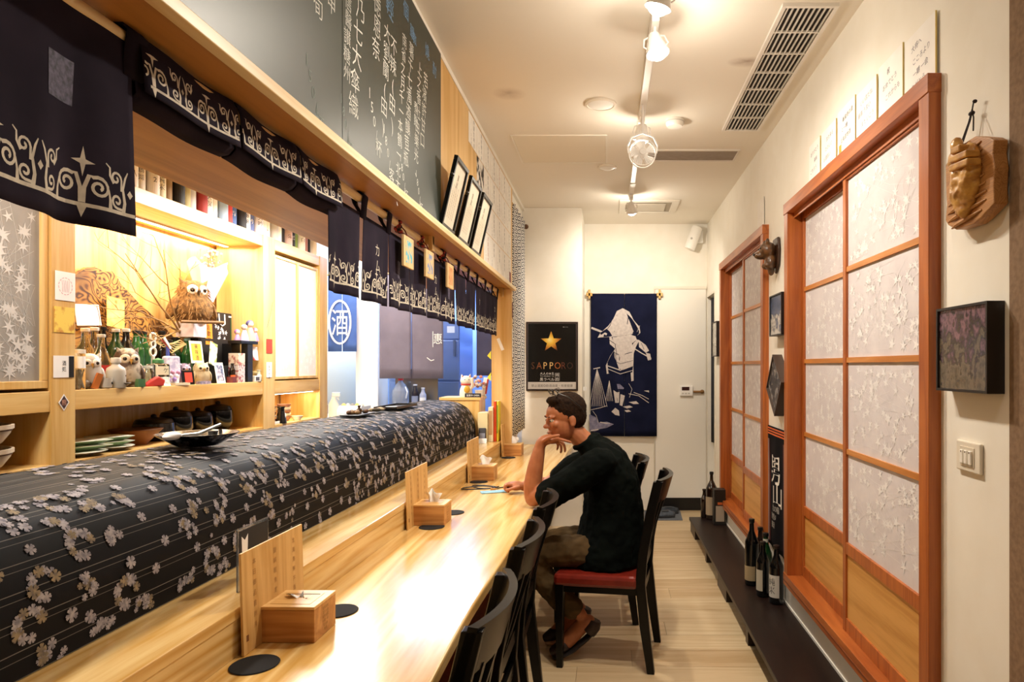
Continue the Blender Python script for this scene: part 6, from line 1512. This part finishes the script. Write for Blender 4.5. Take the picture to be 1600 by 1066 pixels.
t = thing('white_charm', 'upright white charm with red cord on the corner cabinet', 'charm', (-1.005, 5.42, ct_)); g().box(-.018,.018,-.012,.012,0,.15).xf(Matrix.Rotation(.15,4,'Y')).build('body', m_white, t, bev=.006); g().box(.012,.022,-.013,.013,.02,.14).xf(Matrix.Rotation(.15,4,'Y')).build('red_band', M('#c03028',.5), t)
t = thing('yellow_pennant', 'small yellow paper pennant on the edge of the kitchen panel', 'pennant', (-.918, 5.275, 1.50)); g().prism([(0,.07),(0,0),(-.03,.03)], 'y', -.001, .001).build('paper', M('#f0dc3c',.6), t); g().prism([(0,-.10),(0,-.17),(-.03,-.14)], 'y', -.001, .001).build('paper', M('#f0dc3c',.6), t)
tag(g().box(-.012,.012,-.001,.001,-.05,.05).build('paper_slip', m_paper, None, (-.845, 5.2785, 1.62), rot=(0,-.4,0)), 'slanted white paper slip on the wooden end panel', 'paper')
# books, bottle and board on the ledge
lz = .8675
def book(label, xp, y, th, d, h, cover_, spine=None, rz=0):
    t = thing('book', label, 'book', cloc(xp, y, lz), CROT+rz, 'books and folders on the ledge end')
    g().box(-th/2,th/2,-d/2,d/2,0,h).build('cover', cover_, t, bev=.002)
    g().box(-th/2+.003,th/2-.003,-d/2+.003,d/2+.0,.004,h+.0006).build('pages', M('#efe8d6',.8), t)
    if spine: g().box(-th/2+.004,th/2-.004,-d/2-.001,-d/2,h*.2,h*.9).build('spine_label', spine, t)
book('thick cream book on the ledge next to the flowered cover', -1.058, 5.22, .075, .15, .225, M('#e6d3a2',.6))
book('thin cream book between the thick cream book and the orange folder', -1.000, 5.24, .035, .16, .265, M('#e9d9ae',.6), M('#b58a5a',.6))
book('bright orange folder standing on the ledge', -.972, 5.27, .018, .17, .31, M('#e0481c',.5))
book('yellow and green folder next to the orange one', -.953, 5.28, .016, .17, .31, M('#e8d83a',.5), M('#7a9a2a',.6))
t = thing('pump_bottle', 'white pump bottle behind the folders on the ledge', 'bottle', cloc(-.968, 5.42, lz)); g().lathe([(.0001,0),(.03,0),(.032,.01),(.032,.28),(.014,.31),(.012,.335)], n=16).build('body', M('#efeade',.4), t, smooth=True); g().box(-.03,.012,-.01,.01,.335,.355).build('pump_head', m_white, t, bev=.004)
t = thing('white_file', 'white file box beside the pump bottle', 'file box', cloc(-.943, 5.46, lz), CROT); g().box(-.008,.010,-.07,.07,0,.33).build('case', M('#e6e2da',.5), t, bev=.002); g().box(-.006,.008,-.071,-.07,.05,.25).build('label', m_paper, t)
t = thing('dark_packet', 'small dark snack packet leaning on the books', 'packet', cloc(-1.055, 5.11, lz), CROT); R = Matrix.Rotation(-.2,4,'X'); g().prism([(-.03,0),(.03,0),(.026,.11),(-.026,.11)], 'y', -.010, .010).xf(R).build('pouch', M('#241a1e',.3), t, bev=.004); g().box(-.022,.022,-.0112,-.0105,.03,.07).xf(R).build('print', M('#8a8a94',.4), t)
t = thing('small_card', 'small white card in front of the dark packet', 'card', cloc(-1.04, 5.05, lz), CROT); g().box(-.03,.03,-.001,.001,0,.04).xf(Matrix.Rotation(-.5,4,'X')).build('sheet', m_paper, t)
t = thing('poster_board', 'black advertising board with photos and red edge in the counter corner', 'sign', (-.845, 5.80, .868), 0)
R = Matrix.Rotation(-.06,4,'X')
g().box(-.07,.062,-.004,.004,0,.285).xf(R).build('board', M('#151010',.4), t); g().box(-.062,.004,-.005,-.004,.03,.22).xf(R).build('photo', NZ('#4a2a1c','#c0886a',40,.4,lo=.5,hi=.7), t)
g().box(.008,.040,-.005,-.004,.02,.245).xf(R).build('white_column', m_white, t); g().box(.046,.058,-.005,-.004,.02,.25).xf(R).build('red_edge', M('#c8402c',.5), t)
q = g(); column(q, '日本酒大吟醸', lambda u, v: (.024+u,-.0056,v), 0, .215, .026, .034); q.xf(R).build('lettering', m_ink, t, flat=True)
q = g(); put_text(q, '限定', lambda u, v: (.0+u,-.0056,.262+v), .028); q.xf(R).build('lettering', m_white, t, flat=True)
# ------------------------------------------------------------------ seated man
def bake(q, name, mat, parent=None, voxel=.006, smooth=4, disp=None):
    me = q.mesh('tmp'); o = bpy.data.objects.new('tmp', me); COL.objects.link(o)
    m = o.modifiers.new('r', 'REMESH'); m.mode = 'VOXEL'; m.voxel_size = voxel
    m = o.modifiers.new('s', 'SMOOTH'); m.iterations = smooth; m.factor = .5
    if disp:
        tx = bpy.data.textures.new('fold', 'CLOUDS'); tx.noise_scale = disp[0]
        m = o.modifiers.new('d', 'DISPLACE'); m.texture = tx; m.texture_coords = 'GLOBAL'; m.strength = disp[1]; m.mid_level = .5
    dg = bpy.context.evaluated_depsgraph_get(); dg.update()
    nm = bpy.data.meshes.new_from_object(o.evaluated_get(dg)); nm.name = name
    bpy.data.objects.remove(o)
    nm.polygons.foreach_set('use_smooth', [True]*len(nm.polygons)); nm.materials.clear(); nm.materials.append(mat)
    ob = bpy.data.objects.new(name, nm); COL.objects.link(ob)
    if parent: ob.parent = parent
    return ob
def loft(q, rings, n=20):
    """rings: (x, y, z, depth, width, lean) ellipses across a leaning spine"""
    vs = []; fs = []
    for x, y, z, rx, ry, ln in rings:
        for k in range(n):
            a = 2*PI*k/n; u = rx*math.cos(a); w = ry*math.sin(a)
            vs.append((x+u*math.cos(ln), y+w, z+u*math.sin(ln)))
    m = len(rings)
    for i in range(m-1):
        for k in range(n): fs.append((i*n+k, i*n+(k+1)%n, (i+1)*n+(k+1)%n, (i+1)*n+k))
    fs += [tuple(range(n))[::-1], tuple((m-1)*n+k for k in range(n))]
    return q.add(vs, fs)
def smooth_path(pts, rad, n=4):
    P_ = [Vector(p) for p in pts]; out = []; rr_ = []
    for i in range(len(P_)-1):
        a, b_, c, d = P_[max(i-1,0)], P_[i], P_[i+1], P_[min(i+2,len(P_)-1)]
        for k in range(n):
            t = k/n; out.append(.5*((2*b_)+(c-a)*t+(2*a-5*b_+4*c-d)*t*t+(3*b_-a-3*c+d)*t**3)); rr_.append(rad[i]+(rad[i+1]-rad[i])*t)
    out.append(P_[-1]); rr_.append(rad[-1]); return out, rr_
def limb(q, pts, rad, n=14):
    p, r_ = smooth_path(pts, rad); q.tube(p, r_, n); q.ell(p[0], r_[0]*.98, 10, 8); q.ell(p[-1], r_[-1]*.98, 10, 8)
PY = 3.42
m_skin = NZ('#9c5c38', '#a96842', 30, .5, sss=.12)
q = g()
# trunk core (inside the shirt)
loft(q, [(.045,PY,.47,.10,.15,0),(.055,PY,.58,.10,.14,.05),(.055,PY,.72,.095,.13,.15),(.025,PY,.86,.10,.15,.35),(-.03,PY,.97,.085,.155,.6),(-.085,PY,1.03,.05,.10,.8)])
limb(q, [(-.06,PY,1.00),(-.13,PY-.005,1.075),(-.19,PY-.01,1.13)], [.060,.052,.052])
# head, turned half to the camera: local frame f (forward), s (its left), u (up)
HC = Vector((-.215, PY-.03, 1.185)); yaw = math.radians(205)
F = Vector((math.cos(yaw), math.sin(yaw), -.10)).normalized(); U = Vector((0,0,1)); U = (U-F*U.dot(F)).normalized(); SD = U.cross(F)
RM = Matrix((F, SD, U)).transposed(); rot = RM.to_euler()
def H(f, s, u): return HC+F*f+SD*s+U*u
def he(f, s, u, r): q.ell(H(f,s,u), r, 18, 14, tuple(rot))
he(-.008,0,.030,(.098,.077,.088)); he(.022,0,-.030,(.072,.066,.085)); he(.050,0,-.082,(.040,.042,.030)); he(.055,0,.035,(.040,.058,.045))
he(.070,.034,-.018,(.022,.024,.022)); he(.070,-.034,-.018,(.022,.024,.022))           # cheeks
he(.094,0,-.008,(.012,.010,.026)); he(.106,0,-.026,(.016,.014,.012)); he(.098,.012,-.030,(.010,.008,.008)); he(.098,-.012,-.030,(.010,.008,.008))  # nose
he(.088,0,-.056,(.014,.024,.006)); he(.086,0,-.065,(.014,.020,.007))                   # lips
he(.084,.032,.020,(.014,.026,.008)); he(.084,-.032,.020,(.014,.026,.008))               # brow ridge
for s in (-1,1): he(-.008,s*.078,-.008,(.018,.009,.031)); he(-.002,s*.083,-.026,(.010,.006,.010))   # ears
# near arm: elbow on the counter, forearm up to the chin
EL = (-.372, 3.325, .795); WR = (-.338, 3.318, 1.045)
limb(q, [(-.055,3.265,.985),(-.20,3.235,.90),(-.335,3.295,.815),EL], [.058,.050,.044,.041])
limb(q, [EL,(-.372,3.322,.86),(-.358,3.32,.95),WR], [.041,.046,.040,.028])
limb(q, [WR,(-.325,3.318,1.075),(-.295,3.322,1.088)], [.027,.028,.026])
q.ell((-.285,3.325,1.085),(.046,.040,.021),16,10,(0,.1,0))
def finger(pts, r0=.0088, r1=.0066):
    p, r_ = smooth_path(pts, [r0+(r1-r0)*i/(len(pts)-1) for i in range(len(pts))], 4); q.tube(p, r_, 10); q.ell(p[-1], r_[-1], 8, 6)
finger([(-.262,3.296,1.090),(-.228,3.286,1.090),(-.203,3.286,1.083),(-.183,3.292,1.076)])
finger([(-.252,3.314,1.085),(-.224,3.306,1.072),(-.213,3.304,1.050),(-.212,3.308,1.030)])
finger([(-.258,3.335,1.080),(-.236,3.330,1.062),(-.231,3.328,1.040),(-.234,3.332,1.022)])
finger([(-.270,3.356,1.078),(-.252,3.352,1.062),(-.250,3.350,1.046),(-.254,3.352,1.034)], .0078, .006)
finger([(-.318,3.296,1.080),(-.292,3.278,1.098),(-.262,3.270,1.108),(-.240,3.272,1.112)], .0105, .0078)
# far arm resting on the counter, loose fist
limb(q, [(-.055,3.575,.985),(-.18,3.63,.90),(-.29,3.69,.82),(-.335,3.71,.795)], [.058,.050,.044,.041])
limb(q, [(-.335,3.71,.795),(-.39,3.72,.796),(-.445,3.715,.790),(-.468,3.71,.786)], [.041,.040,.030,.026])
q.ell((-.505,3.70,.790),(.046,.042,.026),16,10,(0,0,.2))
for k in range(4):
    y = 3.668+.021*k; x = -.545+.006*abs(k-1)
    finger([(x+.012,y,.800),(x-.014,y-.004,.800),(x-.022,y-.004,.778),(x-.004,y-.002,.764)], .0094, .0075)
finger([(-.482,3.664,.792),(-.512,3.645,.786),(-.538,3.650,.778),(-.552,3.658,.774)], .0105, .008)
# legs
for s, yy, toe in ((-1, 3.335, .0), (1, 3.505, -.05)):
    limb(q, [(.05,yy,.53),(-.16,yy-.01*s,.525),(-.37,yy-.005,.51)], [.075,.066,.052])
    limb(q, [(-.37,yy-.005,.51),(-.31+toe,yy,.39),(-.22+toe,yy,.29),(-.135+toe,yy,.215)], [.050,.050,.040,.032])
    limb(q, [(-.095+toe,yy,.185),(-.14+toe,yy,.15),(-.20+toe,yy,.085),(-.245+toe,yy,.048)], [.032,.038,.036,.026])
person = bake(q, 'person', m_skin, None, .0042, 3)
tag(person, 'man in a black short-sleeved shirt seated at the counter, chin on hand', 'person')
# origin of the man at the seat
# eyes
for s in (-1,1):
    e = g().ell(H(.083,s*.031,.002),(.0105,.0125,.0085),14,10,tuple(rot)).build('eye', M('#e9e2da',.2), person, smooth=True)
    g().ell(H(.0915,s*.031,.001),(.004,.0058,.0058),10,8,tuple(rot)).build('iris', M('#1c100a',.15), e, smooth=True)
    g().tube([H(.094,s*.016,.017),H(.096,s*.032,.022),H(.088,s*.049,.016)], [.003,.004,.002], 8, .8).build('eyebrow', M('#1a120d',.8), person, smooth=True)
g().tube([H(.100,-.020,-.0605),H(.1045,0,-.0595),H(.100,.020,-.0605)], [.001,.0016,.001], 6).build('mouth_line', M('#5c2a22',.6), person)
# hair: short, dark brown
q = g()
q.ell(H(-.016,0,.048),(.100,.083,.086),22,16,tuple(rot)); q.ell(H(-.045,0,.010),(.066,.077,.075),18,14,tuple(rot)); q.ell(H(-.02,.060,.025),(.045,.023,.05),12,10,tuple(rot)); q.ell(H(-.02,-.060,.025),(.045,.023,.05),12,10,tuple(rot)); q.ell(H(.05,0,.098),(.04,.06,.022),14,10,tuple(rot))
bake(q, 'hair', NZ('#1a100a','#2a1b10',80,.85,bump=.5,spec=.1), person, .005, 2, (.012,.006))
# glasses pushed up on the head
t = g()
for s in (-1,1):
    t.tube([H(.052+.014*math.cos(a)*.4, s*.034+.027*math.sin(a), .138+.016*math.cos(a)) for a in [2*PI*k/20 for k in range(21)]], .0022, 6)
    t.tube([H(.05,s*.061,.135),H(.01,s*.086,.115),H(-.05,s*.088,.06),H(-.07,s*.086,.03)], .0022, 6)
t.tube([H(.055,-.008,.142),H(.057,0,.146),H(.055,.008,.142)], .0022, 6)
t.tube([H(.05,-.061,.14),H(.03,-.04,.150),H(.02,0,.158),H(.03,.04,.150),H(.05,.061,.14)], .002, 6)
t.build('glasses', m_black, person, smooth=True)
# shirt
q = g()
loft(q, [(.0,PY,.46,.185,.200,.05),(.0,PY,.53,.185,.195,.05),(.015,PY,.62,.168,.178,.05),(.025,PY,.74,.155,.170,.12),(.015,PY,.86,.145,.182,.3),(-.01,PY,.955,.118,.195,.55),(-.055,PY,1.015,.088,.165,.7),(-.088,PY,1.045,.070,.095,.8),(-.118,PY,1.072,.060,.068,.85)])
q.ell((-.03,3.265,.985),(.075,.07,.062),14,10); q.ell((-.03,3.575,.985),(.075,.07,.062),14,10)
limb(q, [(-.045,3.265,.975),(-.16,3.235,.905),(-.285,3.265,.825)], [.078,.076,.073])
limb(q, [(-.045,3.575,.975),(-.16,3.615,.91),(-.25,3.665,.845)], [.078,.074,.070])
q.tube([(-.110+.060*math.cos(2*PI*k/24), PY+.068*math.sin(2*PI*k/24), 1.066+.034*math.cos(2*PI*k/24)) for k in range(25)], .013, 8)
shirt = bake(q, 'shirt', NZ('#050807','#0a0f0c',12,.9,spec=.06), person, .007, 3, (.055,.020))
# trousers
q = g()
loft(q, [(.03,PY,.462,.115,.165,0),(.03,PY,.50,.12,.17,0),(.03,PY,.56,.11,.16,0)])
for s, yy, toe in ((-1, 3.335, .0), (1, 3.505, -.05)):
    limb(q, [(.03,yy,.53),(-.12,yy,.535),(-.25,yy,.53),(-.375,yy-.005,.515)], [.075,.080,.077,.068])
    limb(q, [(-.375,yy-.005,.51),(-.32+toe,yy,.40),(-.235+toe,yy,.30),(-.175+toe,yy,.25)], [.068,.066,.060,.056])
bake(q, 'trousers', NZ('#5c482e','#483822',10,.85,spec=.1), person, .007, 3, (.05,.018))
# slip-on shoes, toes on the floor and heels up
for s, yy, toe, cs in ((-1, 3.335, .0, '#2b1712'), (1, 3.505, -.05, '#2b1712')):
    q = g(); q.tube([(-.055+toe,yy,.150),(-.10+toe,yy,.105),(-.17+toe,yy,.045),(-.235+toe,yy,.014),(-.275+toe,yy,.014)], [.034,.042,.042,.046,.034], 14, .28)
    sole = bake(q, 'shoe_sole', M('#b9906a' if s > 0 else '#1a100c',.7), person, .005, 2)
    q = g(); q.tube([(-.20+toe,yy,.075),(-.24+toe,yy,.05),(-.285+toe,yy,.028)], [.042,.044,.026], 14, .75); bake(q, 'shoe_upper', M('#2b1712',.5), person, .005, 2); q = g(); q.tube([(-.065+toe,yy-.0,.19),(-.075+toe,yy,.165),(-.10+toe,yy,.135)], [.034,.042,.044], 14)
    bake(q, 'heel_counter', M('#2b1712',.5), person, .005, 2)
